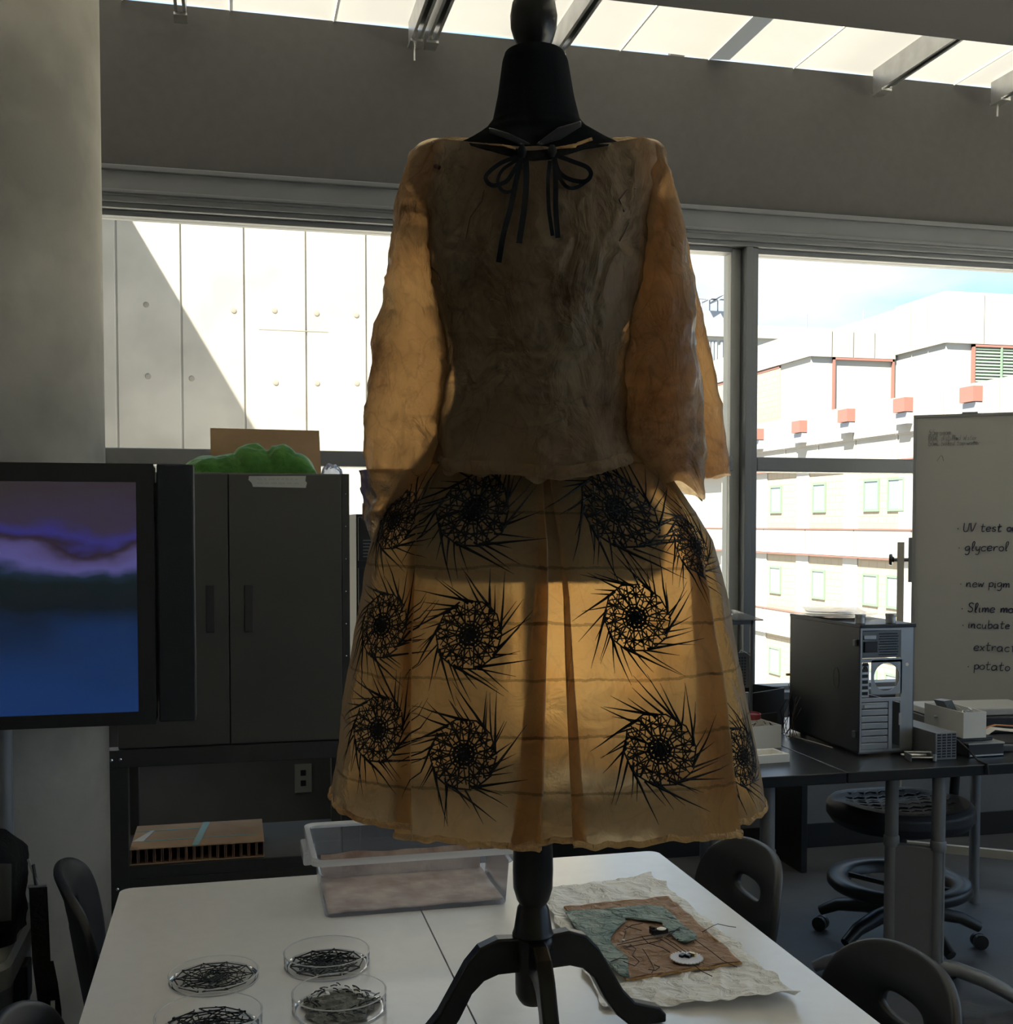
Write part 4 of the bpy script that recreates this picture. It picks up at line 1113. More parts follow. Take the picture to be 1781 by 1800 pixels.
LC = [(0.622, 2.108), (0.842, 2.118), (0.836, 1.768), (0.624, 1.748)]
lt_ = thing('leather_sheet', 'wrinkled brown leather-like sheet with teal patches and stitched threads on parchment', 'leather sheet', (0.73, 1.93, TZ + .012))
def lz(p, u, v): return .0105 + .0022 * crease((p.x, p.y, 0), 26, 2) + .002 * ndisp((p.x, p.y, 0), 13)
quad_sheet(LC, 70, 100, lz, .008, 5.0, TZ).build('sheet', 'leather', lt_, smooth=True, solid=.0016)
rim_pts = []
for a, b in ((0, 1), (1, 2), (2, 3), (3, 0)):
    for k in range(14):
        t = k / 14; x = LC[a][0] + (LC[b][0] - LC[a][0]) * t; y = LC[a][1] + (LC[b][1] - LC[a][1]) * t
        rim_pts.append(Vector((x + .004 * ndisp((x, y, 0), 30), y + .004 * ndisp((x, y, 3), 30), TZ + .0105 + .002 * ndisp((x, y, 6), 40))))
MB().tube(rim_pts + [rim_pts[0]], .0024, 6).build('border', 'hem_film', lt_, smooth=True)
def lpt(px, py, dz=.0155): return at(px, py, z=TZ + dz)
def patch(name, poly, m, dz):
    pts = [lpt(*q, dz) for q in poly]
    c = sum(pts, Vector()) / len(pts)
    mb = MB(); n = len(pts)
    L = 7
    for j in range(1, L + 1):
        for q in pts:
            p = c.lerp(q, j / L); p.z += .0012 * crease((p.x, p.y, 0), 40, 4); mb.v.append(tuple(p))
    for j in range(L - 1):
        for k in range(n): mb.f.append((j * n + k, j * n + (k + 1) % n, (j + 1) * n + (k + 1) % n, (j + 1) * n + k))
    mb.f.append(tuple(range(n)))
    return mb.build(name, m, lt_, smooth=True, solid=.0008)
patch('teal_patch', [(992, 1602), (1020, 1600), (1060, 1598), (1085, 1598), (1098, 1610), (1100, 1620), (1085, 1632), (1074, 1648), (1074, 1662), (1088, 1672), (1104, 1684), (1104, 1705), (1108, 1722), (1090, 1715), (1072, 1700), (1050, 1680), (1030, 1655), (1012, 1632), (1000, 1615)], 'teal_film', .016)
patch('teal_patch', [(1064, 1597), (1100, 1594), (1135, 1591), (1165, 1595), (1185, 1610), (1202, 1628), (1222, 1640), (1226, 1650), (1205, 1658), (1192, 1654), (1200, 1640), (1182, 1628), (1162, 1622), (1140, 1618), (1115, 1614), (1090, 1612)], 'teal_film', .0165)
def thread(pts, r=.0007, dz=.018):
    MB().tube([lpt(p[0], p[1], dz + .001 * ((i * 7) % 3)) for i, p in enumerate(pts)], r, 5).build('thread', 'thread', lt_, smooth=True)
for pts in (((1095, 1655), (1130, 1646), (1160, 1642), (1195, 1634)), ((1085, 1661), (1125, 1653), (1165, 1647)), ((1100, 1665), (1140, 1658), (1165, 1652)), ((1100, 1628), (1115, 1632), (1128, 1636)), ((1100, 1636), (1098, 1646), (1094, 1656)), ((1098, 1634), (1112, 1626), (1130, 1623)),
            ((1128, 1646), (1140, 1658), (1165, 1666), (1178, 1674)), ((1160, 1650), (1180, 1662), (1198, 1674)), ((1168, 1648), (1188, 1660), (1206, 1674)), ((1108, 1660), (1118, 1668), (1112, 1680), (1124, 1690), (1116, 1698), (1096, 1690)), ((1130, 1668), (1138, 1680), (1146, 1694), (1150, 1704), (1146, 1710)), ((1140, 1704), (1152, 1706), (1160, 1700), (1150, 1696)), ((1074, 1690), (1090, 1684), (1104, 1686)), ((1220, 1696), (1235, 1708), (1252, 1716)), ((1195, 1630), (1182, 1640), (1172, 1646)), ((1222, 1652), (1250, 1672), (1270, 1688), (1296, 1700))):
    thread(pts)
thread(((1235, 1638), (1252, 1628), (1262, 1624), (1280, 1628), (1294, 1630)), dz=.014)
# metal fragments
mc = lpt(1158, 1641, .0165)
mf = MB().obox((mc.x, mc.y, mc.z + .005), (.032, .016, .009), rz=R(8)); mf.obox((mc.x - .012, mc.y + .002, mc.z + .011), (.006, .012, .004), rz=R(20))
mf.build('metal_clip', 'thread', lt_, bevel=.0015)
MB().lathe([(.0, 0), (.008, .0004), (.009, .002), (.005, .0036), (.0, .004)], 14, tuple(lpt(1163, 1634, .026)), sy=.8).build('shell_piece', 'shell', lt_, smooth=True)
MB().lathe([(.0, 0), (.003, .0004), (.0034, .002), (.0, .004)], 10, tuple(lpt(1096, 1654, .018))).build('shell_piece', 'shell', lt_, smooth=True)
bc = lpt(1207, 1685, .0155)
bd = MB().lathe([(.0, 0), (.0265, 0), (.0275, .001), (.0265, .0022), (.0, .0026)], 40, tuple(bc))
bdo = bd.build('lace_badge', 'badge_white', lt_, smooth=True)
for k in range(26):
    g = 2 * math.pi * k / 26
    child(MB().lathe([(.0, -.001), (.0016, .0), (.0016, .0012), (.0, .0022)], 8, (bc.x + .0275 * math.cos(g), bc.y + .0275 * math.sin(g), bc.z + .001)), 'lace_bead', 'shell', bdo, smooth=True)
for dx, dy, m_, s in ((-.006, .004, 'black_plastic', (.012, .007, .004)), (.004, .0, 'black_plastic', (.010, .008, .004)), (.012, .003, 'brass', (.006, .012, .006))):
    child(MB().obox((bc.x + dx, bc.y + dy, bc.z + .005), s, rz=R(35)), 'badge_pin', m_, bdo)

# ================================================================== chairs
def make_chair():
    root = thing('shell_chair', 'x', 'chair')
    # back: curved shield with an oval hand slot; local +Y is the way the chair faces
    W, z0, z1 = 0.205, 0.45, 0.770
    zc = (z0 + z1) / 2
    NA, NR = 64, 9
    mb = MB()
    for j in range(NR):
        for k in range(NA):
            g = 2 * math.pi * k / NA
            c, s = math.cos(g), math.sin(g)
            ex = 2 / 2.6
            ox, oz = W * math.copysign(abs(c) ** ex, c), zc + (z1 - z0) / 2 * math.copysign(abs(s) ** ex, s)
            ix, iz = 0.062 * math.copysign(abs(c) ** .7, c), 0.672 + 0.019 * math.copysign(abs(s) ** .7, s)
            t = j / (NR - 1)
            x, z = ix + (ox - ix) * t, iz + (oz - iz) * t
            y = -0.045 * (1 - (x / W) ** 2) - 0.16 * (z - z0) - 0.012 * max(0, (z - 0.715) / .055)
            mb.v.append((x, y - 0.19, z))
    for j in range(NR - 1):
        for k in range(NA): mb.f.append((j * NA + k, j * NA + (k + 1) % NA, (j + 1) * NA + (k + 1) % NA, (j + 1) * NA + k))
    o = mb.build('backrest', 'chair_plastic', root, smooth=True, world=False, solid=0.018)
    md = o.modifiers.new('round', 'BEVEL'); md.width = .006; md.segments = 2; md.limit_method = 'ANGLE'; md.angle_limit = R(50)
    sm = MB()
    def seat(u, v):
        g = 2 * math.pi * u; c, s = math.cos(g), math.sin(g)
        q = v
        x, y = .215 * q * math.copysign(abs(c) ** .8, c), .02 + .205 * q * math.copysign(abs(s) ** .8, s)
        return (x, y, .435 + .022 * v ** 3 - (.03 * max(0, (y - .14) / .085)))
    sm.grid(seat, 48, 9, closeu=True)
    sm.build('seat', 'chair_plastic', root, smooth=True, world=False, solid=.012)
    for x in (-.10, .10): MB().tube([(x, -.16, .44), (x, -.205, .475), (x, -.222, .53)], .012, 10).build('back_strut', 'chair_plastic', root, smooth=True, world=False)
    for x in (-1, 1):
        for y in (-1, 1):
            MB().tube([(x * .13, .02 + y * .11, .43), (x * .17, .02 + y * .16, .40), (x * .225, .02 + y * .225, .0)], .011, 10).build('leg', 'steel_grey', root, smooth=True, world=False)
    return root
mat('chair_plastic', (0.020, 0.021, 0.024), 0.42, bump=0.06, bscale=700)
chs = [(0.872, 2.36, R(90), 'black shell chair tucked under the table edge beside the parchment, farther one'), (0.835, 1.69, R(90), 'black shell chair with slotted back in the lower corner, nearest the parchment'),
       (-0.075, 2.58, R(-84), 'black shell chair seen edge-on between the bag and the table corner'), (-0.05, 1.76, R(-90), 'black shell chair whose top edge peeks in below the hanging strap')]
c0 = make_chair()
for i, (x, y, a, lb) in enumerate(chs):
    o = c0 if i == 0 else copy_tree(c0)
    o.location = (x, y, 0.001); o.rotation_euler = (0, 0, a); o['label'] = lb; o['group'] = 'black shell chairs around the worktables'

# ================================================================== metal cabinet on its stand
cb = thing('metal_cabinet', 'olive grey two-door metal cabinet on an open steel stand by the window', 'cabinet', (0.005, 3.93, 0))
CX0, CX1, CY0, CY1, CZ0, CZ1 = -0.356, 0.366, 3.70, 4.15, 0.795, 1.66
MB().box(CX0, CX1, CY0 + .018, CY1, CZ0, CZ1).build('body', 'cabinet', cb, bevel=.004)
for a, b in ((CX0 + .002, -0.0165), (-0.0135, CX1 - .026)):
    d = MB().box(a, b, CY0, CY0 + .017, CZ0 + .004, CZ1 - .004).build('door', 'cabinet', cb, bevel=.002)
    hx = -0.072 if a < -.1 else 0.046
    child(MB().box(hx - .0135, hx + .0135, CY0 - .003, CY0 + .001, 1.155, 1.305), 'handle', 'cabinet_dark', d, bevel=.002)
MB().box(CX1 - .024, CX1, CY0 + .004, CY0 + .018, CZ0, CZ1).build('edge_strip', 'cabinet_dark', cb)
for k in range(8):
    MB().lathe([(.0025, 0), (.0025, .001), (.001, .002)], 8, (0, 0, 0)).build('rivet', 'rivet', cb, world=False)
    o = C.objects[-1]; o.matrix_parent_inverse = PM[cb.name].inverted(); o.location = (CX1 - .012, CY0 + .003, 0.86 + .105 * k); o.rotation_euler = (R(90), 0, 0)
for x in (CX0 - .03, CX1 - .03):
    for y in (CY0 - .005, CY1 - .06):
        MB().box(x, x + .06, y, y + .06, 0.0, CZ0 - .055).build('stand_leg', 'cabinet_dark', cb, bevel=.002)
for y in (CY0 - .005, CY1 - .06): MB().box(CX0 - .03, CX1 + .03, y, y + .06, CZ0 - .055, CZ0).build('stand_rail', 'cabinet_dark', cb, bevel=.002)
MB().box(CX0 - .026, CX1 + .026, CY0 - .0, CY1 - .005, 0.385, 0.425).build('shelf', 'shelf_grey', cb, bevel=.003)
MB().box(CX0 + .03, CX1 - .03, CY0 - .003, CY0 + .012, 0.335, 0.386).build('shelf_rail', 'cabinet_dark', cb)
for x, z in ((CX0 - .018, 0.765), (CX0 + .008, 0.767), (CX1 + .0, 0.765), (CX0 - .005, 0.36)):
    MB().lathe([(.005, 0), (.005, .003), (.002, .005)], 8, (0, 0, 0)).build('bolt', 'rivet', cb, world=False)
    o = C.objects[-1]; o.matrix_parent_inverse = PM[cb.name].inverted(); o.location = (x, CY0 - .005, z); o.rotation_euler = (R(90), 0, 0)
# strip of masking tape with scribbled writing
tp = thing('tape_label', 'torn strip of masking tape with faint handwriting on the cabinet door', 'tape', (0.14, CY0 - .001, 1.63))
tpoly = [(0.050, 1.650), (0.228, 1.652), (0.226, 1.636), (0.231, 1.630), (0.227, 1.614), (0.062, 1.616), (0.058, 1.628), (0.048, 1.638)]
MB().prism(tpoly, lambda x, z: (x, CY0 - .0003, z), lambda x, z: (x, CY0 - .0012, z)).build('tape', 'tape_label', tp)
for r_ in range(2):
    x = 0.075
    z = 1.640 - .013 * r_
    while x < 0.205:
        n = random.randint(3, 6)
        pts = [(x + .0035 * k, CY0 - .0016, z + (.0028 if k % 2 else -.0015) + random.uniform(-.001, .001)) for k in range(n)]
        MB().tube(pts, .00045, 4).build('scribble', 'ink_grey', tp)
        x += .0035 * n + .004
# things on and in the cabinet
def lumpy(name, m, x0, x1, y0, y1, z, humps, lb, cat, amp=.006, fr=22, seed=1.0, tail=None):
    def fn(u, v):
        x, y = x0 + (x1 - x0) * u, y0 + (y1 - y0) * v
        h = 0
        for hx, hy, sx, sy, hh in humps: h = max(h, hh * math.sqrt(max(0, 1 - ((u - hx) / sx) ** 2 - ((v - hy) / sy) ** 2)))
        h += max(h, .01) / .05 * amp * (ndisp((x, y, h), fr, seed) + .6 * crease((x, y, h * 2), fr * 1.4, seed))
        e = min(u, 1 - u, v, 1 - v)
        h *= min(1, e / .04)
        return (x, y, z + max(h, 0) + .0005)
    mb = MB().grid(fn, 110, 40)
    n = len(mb.v)
    mb.add([(p[0], p[1], z + .0004) for p in mb.v[:n]], [q[::-1] for q in mb.f])
    o = mb.build(name, m, smooth=True, angle=180); tag(o, lb, cat); return o
lumpy('plastic_bag', 'green_bag', -0.175, 0.285, 3.80, 4.04, CZ1, [(.22, .5, .20, .5, .062), (.36, .5, .2, .5, .070), (.52, .5, .18, .5, .105), (.72, .5, .16, .5, .105), (.82, .5, .16, .5, .075), (.10, .5, .12, .4, .03), (.62, .5, .3, .5, .07), (.95, .5, .05, .35, .03)], 'lumpy green plastic bag lying on top of the cabinet', 'bag', amp=.004, fr=16)
lumpy('film_bag', 'film_blue', 0.288, 0.362, 3.82, 3.92, CZ1, [(.45, .5, .45, .5, .036), (.75, .5, .25, .4, .026)], 'small crumpled bluish plastic film beside the green bag', 'plastic film', amp=.014, fr=45)
cbd = MB().hexa([(-0.073, 4.085, CZ1 + .0005), (0.306, 4.085, CZ1 + .0005), (0.306, 4.091, CZ1 + .0005), (-0.073, 4.091, CZ1 + .0005), (-0.075, 4.105, 1.832), (0.300, 4.105, 1.830), (0.300, 4.111, 1.830), (-0.075, 4.111, 1.832)])
o = cbd.build('cardboard_panel', 'cardboard'); tag(o, 'brown cardboard panel standing behind the green bag', 'cardboard')
hb = thing('honeycomb_board', 'brown honeycomb cardboard slab with teal tape on the cabinet shelf', 'cardboard', (-.11, 3.84, 0.4255))
hx0, hx1, hy0, hy1 = -0.325, 0.088, 3.715, 4.0
MB().box(hx0, hx1, hy0, hy1, 0.4255, 0.4285).build('bottom_sheet', 'cardboard', hb)
MB().box(hx0, hx1, hy0, hy1, 0.4735, 0.4765).build('top_sheet', 'cardboard', hb)
nf = 34
for k in range(nf):
    x = hx0 + (hx1 - hx0) * (k + .5) / nf
    MB().obox((x, (hy0 + hy1) / 2, .451), (.0022, hy1 - hy0 - .008, .045), rz=R(1.5 if k % 2 else -1.5)).build('core_wall', 'honeycomb', hb)
MB().obox((-.112, 3.857, .4772), (.022, .285, .0008), rz=R(-6)).build('tape', 'teal_tape', hb)
for y, a, b in ((3.92, hx0, -.12), (3.80, hx0 + .03, hx1 - .02)): MB().box(a, b, y, y + .007, .4767, .4775).build('tape', 'teal_tape', hb)
MB().prism([(hx0, 3.80), (hx0 + .05, 3.925), (hx0 + .062, 3.925), (hx0 + .035, 3.80)], lambda x, y: (x, y, .4767), lambda x, y: (x, y, .4780)).build('tape', 'tape_label', hb)

# ================================================================== dark equipment rack
rk = thing('equipment_rack', 'black stacked electronics rack half hidden between cabinet and dress', 'equipment', (0.68, 4.5, 0))
MB().box(0.445, 0.93, 4.26, 4.68, 0.0, 1.535).build('body', 'black_plastic', rk, bevel=.004)
for z0, z1 in ((1.36, 1.525), (0.62, 1.335), (0.05, 0.60)):
    MB().box(0.452, 0.924, 4.250, 4.259, z0, z1).build('front_panel', 'tv_black', rk, bevel=.003)
for z0, z1 in ((1.10, 1.17), (1.01, 1.08), (0.91, 0.98), (0.80, 0.87)):
    q = MB()
    for a, b, c, d in ((.47, .54, z0, z0 + .0015), (.47, .54, z1 - .0015, z1), (.47, .4715, z0, z1), (.5385, .54, z0, z1)): q.box(a, b, 4.2475, 4.2502, c, d)
    q.build('panel_outline', 'steel_grey', rk)
MB().cyl((.505, 4.246, 1.135), .014, .005, 16, 'y').build('dial', 'steel_grey', rk)
for k in range(6): MB().box(.47, .60, 4.2475, 4.2502, 1.375 + .012 * k, 1.379 + .012 * k).build('vent', 'steel_grey', rk)
for z in (1.46, 1.48): MB().box(.497, .515, 4.2475, 4.2502, z, z + .008).build('display_digit', 'red_lid', rk)

# ================================================================== television
tv = thing('television', 'large black flat television showing a dusky blue and purple landscape', 'television', (-0.70, 2.97, 0))
TX0, TX1, TY, TZ0, TZ1 = -1.22, -0.188, 2.90, 1.008, 1.645
MB().box(TX0, TX1, TY + .008, TY + .09, TZ0, TZ1).build('body', 'tv_black', tv, bevel=.006)
sx0, sx1, sz0, sz1 = TX0 + .045, -0.229, 1.040, 1.600
fb_ = MB()
for a, b, c, d in ((TX0, TX1, TZ0, sz0), (TX0, TX1, sz1, TZ1), (TX0, sx0, sz0, sz1), (sx1, TX1, sz0, sz1)): fb_.box(a, b, TY, TY + .008, c, d)
fb_.build('bezel', 'tv_black', tv)
MB().box(sx0, sx1, TY + .004, TY + .007, sz0, sz1).build('screen', 'tv_picture', tv)
MB().box(-0.181, -0.094, TY + .002, TY + .085, TZ0 + .004, TZ1).build('side_speaker', 'tv_speaker', tv, bevel=.004)
MB().box(-0.188, -0.181, TY + .03, TY + .06, 1.06, 1.6).build('speaker_bracket', 'tv_black', tv)
for x in (-0.86, -0.56): MB().tube([(x, TY + .115, 0.03), (x, TY + .115, 1.4)], .022, 14).build('stand_post', 'steel_grey', tv, smooth=True)
MB().box(-1.0, -0.5, TY + .09, TY + .13, 1.25, 1.42).build('mount_plate', 'steel_grey', tv)
MB().box(-1.1, -0.5, TY - .1, TY + .12, 0.0, 0.03).build('base', 'steel_grey', tv, bevel=.005)

# ================================================================== bag and grey tote by the column
tb_ = thing('storage_tote', 'grey plastic storage tote with lipped lid standing beside the column', 'tote', (-0.66, 2.56, 0))
mb, N = ring_loft([(-0.86, -0.47, 2.38, 2.74, .04, 0.001), (-0.88, -0.45, 2.36, 2.76, .045, 0.60)])
mb.f.append(tuple(range(N - 1, -1, -1))); mb.build('body', 'bin_grey', tb_, smooth=True, angle=30)
mb, N = ring_loft([(-0.895, -0.435, 2.345, 2.775, .05, 0.585), (-0.895, -0.435, 2.345, 2.775, .05, 0.625), (-0.885, -0.445, 2.355, 2.765, .05, 0.635)])
mb.f.append(tuple(range(2 * N, 3 * N))); mb.build('lid', 'bin_grey', tb_, smooth=True, angle=30)
MB().box(-0.46, -0.425, 2.50, 2.56, 0.50, 0.58).build('latch', 'black_plastic', tb_, bevel=.004)
bg = thing('shoulder_bag', 'black cloth shoulder bag slumped on the grey tote with its strap hanging down', 'bag', (-0.60, 2.56, 0.636))
def bagf(u, v):
    g = 2 * math.pi * u; c, s = math.cos(g), math.sin(g)
    w = 1 - .35 * max(0, v - .75) / .25
    x, y = .155 * math.copysign(abs(c) ** .6, c) * w, .13 * math.copysign(abs(s) ** .6, s) * w
    p = Vector((-0.60 + x, 2.56 + y, 0.637 + .185 * min(1, v * 1.1) + .02 * c * v))
    k = .012 * ndisp(p, 12, 2) + .008 * crease(p, 18, 4)
    return p + Vector((c, s, 0)) * k
m_ = MB().grid(bagf, 60, 24, closeu=True); n = len(m_.v)
m_.f.append(tuple(range(59, -1, -1))); m_.f.append(tuple(n - 60 + i for i in range(60)))
m_.build('body', 'black_soft', bg, smooth=True, angle=70)
fl = MB().grid(lambda u, v: Vector((-0.74 + .30 * u, 2.44 + .02 * math.sin(u * 6) - .012 * v, 0.835 - .11 * v + .012 * math.sin(u * 3.1) * (1 - v) - .02 * u)), 24, 10)
fl.build('flap', 'bag_lining', bg, smooth=True, solid=.004)
pts = [at(x, y, y=2.40) for x, y in ((58, 1520), (62, 1545), (64, 1558))]
MB().tube(pts, .004, 6).build('buckle_loop', 'wire_black', bg)
bk = at(66, 1558, y=2.40)
MB().obox((bk.x, 2.40, bk.z), (.036, .008, .006)).obox((bk.x - .008, 2.40, bk.z + .03), (.005, .006, .055), ry=R(-18)).build('buckle', 'steel_grey', bg, bevel=.001)
st = [at(x, y, y=2.395) for x, y in ((67, 1560), (70, 1620), (73, 1690), (80, 1740), (86, 1790), (90, 1850))]
MB().strip(st, (1, 0, 0), .034, .002).build('strap', 'black_soft', bg)
st = [at(x, y, y=2.39) for x, y in ((80, 1690), (88, 1730), (94, 1775), (95, 1810))]
MB().strip(st, (1, 0, 0), .03, .002).build('strap', 'black_soft', bg)
MB().obox(at(93, 1772, y=2.387), (.008, .002, .03)).build('strap_tag', 'tape_label', bg)

# ================================================================== black desks by the window
DZ = 0.74
def desk(x0, x1, lb, posts):
    t_ = thing('desk', lb, 'desk', ((x0 + x1) / 2, 3.6, 0), group='black desks along the window')
    MB().box(x0, x1, 3.11, 4.06, DZ - .034, DZ).build('desktop', 'desk_black', t_, bevel=.003)
    (ax, ay), (bx, by) = posts
    for x, y in posts:
        MB().tube([(x, y, 0.10), (x, y, DZ - .035)], .021, 18).build('leg_post', 'steel_grey', t_, smooth=True)
        MB().lathe([(.0225, 0), (.025, .004), (.025, .03), (.0225, .034)], 18, (x, y, .46)).build('collar', 'steel_grey', t_, smooth=True)
    d = Vector((bx - ax, by - ay, 0)); L = d.length; d.normalize()
    MB().obox(((ax + bx) / 2 + d.x * .01, (ay + by) / 2 + d.y * .01, .285), (L + .02, .03, .37), rz=math.atan2(d.y, d.x)).build('leg_panel', 'steel_grey', t_, bevel=.004)
    for s in (1, -1):
        q = d * s
        base = Vector((bx, by, 0)) if s > 0 else Vector((ax, ay, 0))
        MB().tube([base + Vector((0, 0, .09)), base + q * .06 + Vector((0, 0, .088)), base + q * .14 + Vector((0, 0, .07)), base + q * .20 + Vector((0, 0, .045)), base + q * .24 + Vector((0, 0, .022))], [.022, .024, .024, .022, .018], 12).build('foot', 'steel_grey', t_, smooth=True)
    fy = 3.9
    for x in (x0 + .12, x1 - .12): MB().tube([(x, fy, 0.0), (x, fy, DZ - .035)], .02, 14).build('rear_leg', 'steel_grey', t_, smooth=True)
    return t_
desk(0.86, 1.8155, 'black desk partly hidden behind the skirt hem, holding the open silver computer', ((1.450, 3.25), (1.600, 3.20)))
desk(1.8185, 2.96, 'black desk carrying the closed computer tower and loose electronics', ((2.060, 3.25), (2.170, 3.16)))
# black panel standing on the floor under the desk
o = MB().box(2.355, 2.385, 4.40, 4.70, 0.001, 0.42).build('black_board', 'black_plastic', bevel=.003); tag(o, 'thin black board standing upright on the floor under the desk', 'board')

# ================================================================== computer tower (rear side towards the room)
pc = thing('computer_tower', 'black computer tower with bare metal rear panel standing on the desk', 'computer', (2.076, 3.55, DZ))
PX0, PX1, PY0, PY1, PZ0, PZ1 = 1.976, 2.176, 3.315, 3.79, DZ + .008, 1.172
MB().box(PX0, PX0 + .004, PY0, PY1, PZ0, PZ1 - .012).build('side_panel', 'pc_black', pc, bevel=.001)
MB().box(PX1 - .004, PX1, PY0, PY0 + .012, PZ0, PZ1 - .012).build('side_rail', 'pc_metal_dark', pc); MB().box(PX1 - .004, PX1, PY1 - .03, PY1, PZ0, PZ1 - .012).build('side_rail', 'pc_metal_dark', pc)
MB().box(PX1 - .004, PX1, PY0 + .012, PY1 - .03, PZ0, PZ0 + .15).build('side_rail', 'pc_metal_dark', pc)
MB().box(PX0 - .002, PX1 + .002, PY0 - .008, PY1, PZ1 - .012, PZ1).build('top_panel', 'pc_black', pc, bevel=.002)
MB().box(PX0, PX1, PY0, PY1, PZ0, PZ0 + .005).build('bottom_panel', 'pc_metal_dark', pc)
fp = MB()
for z in np.arange(PZ0 + .02, PZ1 - .03, .034): fp.box(PX0 + .004, PX1 - .004, PY1 - .02, PY1 - .016, float(z), float(z) + .004)
fp.box(PX0 + .004, PX0 + .012, PY1 - .02, PY1, PZ0, PZ1 - .012).box(PX1 - .012, PX1 - .004, PY1 - .02, PY1, PZ0, PZ1 - .012)
fp.build('front_grille', 'pc_metal_dark', pc)
for x in (PX0 + .03, PX1 - .03):
    for y in (PY0 + .05, PY1 - .05): MB().cyl((x, y, DZ + .0005), .012, .0075, 12).build('foot', 'black_plastic', pc)
# oval grip dent on the side
MB().lathe([(.026, 0), (.026, .0008), (.024, .0008), (.022, .0002), (.0, .0002)], 28, (0, 0, 0), sx=1.35, sy=.75).build('grip', 'tv_black', pc, world=False)
o = C.objects[-1]; o.matrix_parent_inverse = PM[pc.name].inverted(); o.location = (PX0 - .0002, 3.46, 0.98); o.rotation_euler = (0, R(-90), 0)
for z in (1.10, 0.80): MB().box(PX0 - .010, PX0, PY0 + .012, PY0 + .026, z, z + .022).build('latch', 'pc_metal_dark', pc, bevel=.002)
rx0, rx1 = PX0 + .004, PX1 - .004
def rp_(m, a, b, c, d, t=.003, y=PY0): return m.box(a, b, y, y + t, c, d)
rr = MB()      # rear sheet: frame around power supply, fan opening and slots
rp_(rr, rx0, rx1, PZ1 - .020, PZ1 - .012); rp_(rr, rx1 - .045, rx1, PZ0 + .005, PZ1 - .020)
rp_(rr, rx0, rx0 + .006, PZ0 + .005, PZ1 - .020)
rp_(rr, rx0 + .006, rx1 - .045, PZ1 - .125, PZ1 - .112)
rp_(rr, rx0 + .006, rx1 - .045, PZ0 + .170, PZ0 + .182)
rp_(rr, rx0 + .006, rx1 - .045, PZ0 + .005, PZ0 + .012)
rp_(rr, rx0 + .105, rx0 + .118, PZ0 + .012, PZ0 + .170)
rr.build('rear_panel', 'pc_metal', pc)
ps_ = MB().box(rx0 + .006, rx1 - .047, PY0 + .001, PY0 + .14, PZ1 - .110, PZ1 - .022).build('power_supply', 'pc_metal_dark', pc, bevel=.002)
gr = MB()
for i in range(13):
    for j in range(9):
        x = rx0 + .068 + .0058 * i + (.0029 if j % 2 else 0); z = PZ1 - .100 + .0085 * j
        if x < rx1 - .056: gr.cyl((x, PY0 - .0012, z), .0021, .0012, 6, 'y')
child(gr, 'vent_grille', 'black_plastic', ps_)
child(MB().box(rx0 + .012, rx0 + .060, PY0 - .004, PY0 + .001, PZ1 - .092, PZ1 - .056), 'power_socket', 'black_plastic', ps_, bevel=.002)
child(MB().box(rx0 + .010, rx0 + .055, PY0 - .003, PY0 + .001, PZ1 - .050, PZ1 - .036), 'power_switch', 'pc_metal', ps_, bevel=.002)
# fan opening: ring plate with a big round hole and hex wires
fc = Vector((rx0 + .096, PY0 + .0015, PZ0 + .250))
ft = MB(); NA = 40
sq = .056
for k in range(NA):
    g = 2 * math.pi * k / NA; c, s = math.cos(g), math.sin(g); m2 = max(abs(c), abs(s))
    for r_, y in ((.046, 0), (None, 0), (None, .0025), (.046, .0025)):
        ft.v.append((fc.x + (r_ * c if r_ else sq * c / m2), PY0 + y, fc.z + (r_ * s if r_ else sq * s / m2)))
for k in range(NA):
    a, b = 4 * k, 4 * ((k + 1) % NA)
    for i in range(4): ft.f.append((a + i, b + i, b + (i + 1) % 4, a + (i + 1) % 4))
fo = ft.build('fan_plate', 'pc_metal', pc)
hx = MB()
for i in range(-8, 9):
    x = fc.x + .0055 * i; h = math.sqrt(max(0, .046 ** 2 - (.0055 * i) ** 2))
    if h > .003: hx.tube([(x, PY0 + .42, fc.z - h), (x, PY0 + .42, fc.z + h)], .0005, 4); 
    z = fc.z + .0055 * i
    if h > .003: hx.tube([(fc.x - h, PY0 + .42, z), (fc.x + h, PY0 + .42, z)], .0005, 4)
child(hx, 'fan_mesh', 'pc_metal', fo)
# motherboard sockets
io = MB().box(rx0 + .006, rx0 + .034, PY0 + .004, PY0 + .012, PZ0 + .185, PZ1 - .13).build('port_plate', 'rivet', pc)
for k in range(6):
    z = PZ0 + .192 + .019 * k
    child(MB().box(rx0 + .010, rx0 + .029, PY0 + .002, PY0 + .0045, z, z + .011), 'port', 'black_plastic', io)
child(MB().cyl((rx0 + .020, PY0 - .001, PZ1 - .142), .005, .004, 12, 'y'), 'port', 'black_plastic', io)
for k in range(7):
    z = PZ0 + .014 + .0222 * k
    MB().box(rx0 + .007, rx0 + .103, PY0 + .001, PY0 + .005, z, z + .0185).build('slot_cover', 'pc_metal', pc, bevel=.0012)
MB().box(rx0 + .015, rx0 + .095, PY0 - .002, PY0 + .002, PZ0 + .150, PZ0 + .160).build('card_bracket', 'rivet', pc)
MB().box(rx1 - .050, rx1 - .042, PY0 - .0015, PY0 + .001, PZ0 + .09, PZ0 + .13).build('sticker', 'tape_label', pc)
MB().cyl((rx1 - .022, PY0 - .001, PZ1 - .135), .006, .002, 14, 'y').build('lock_hole', 'shell', pc)
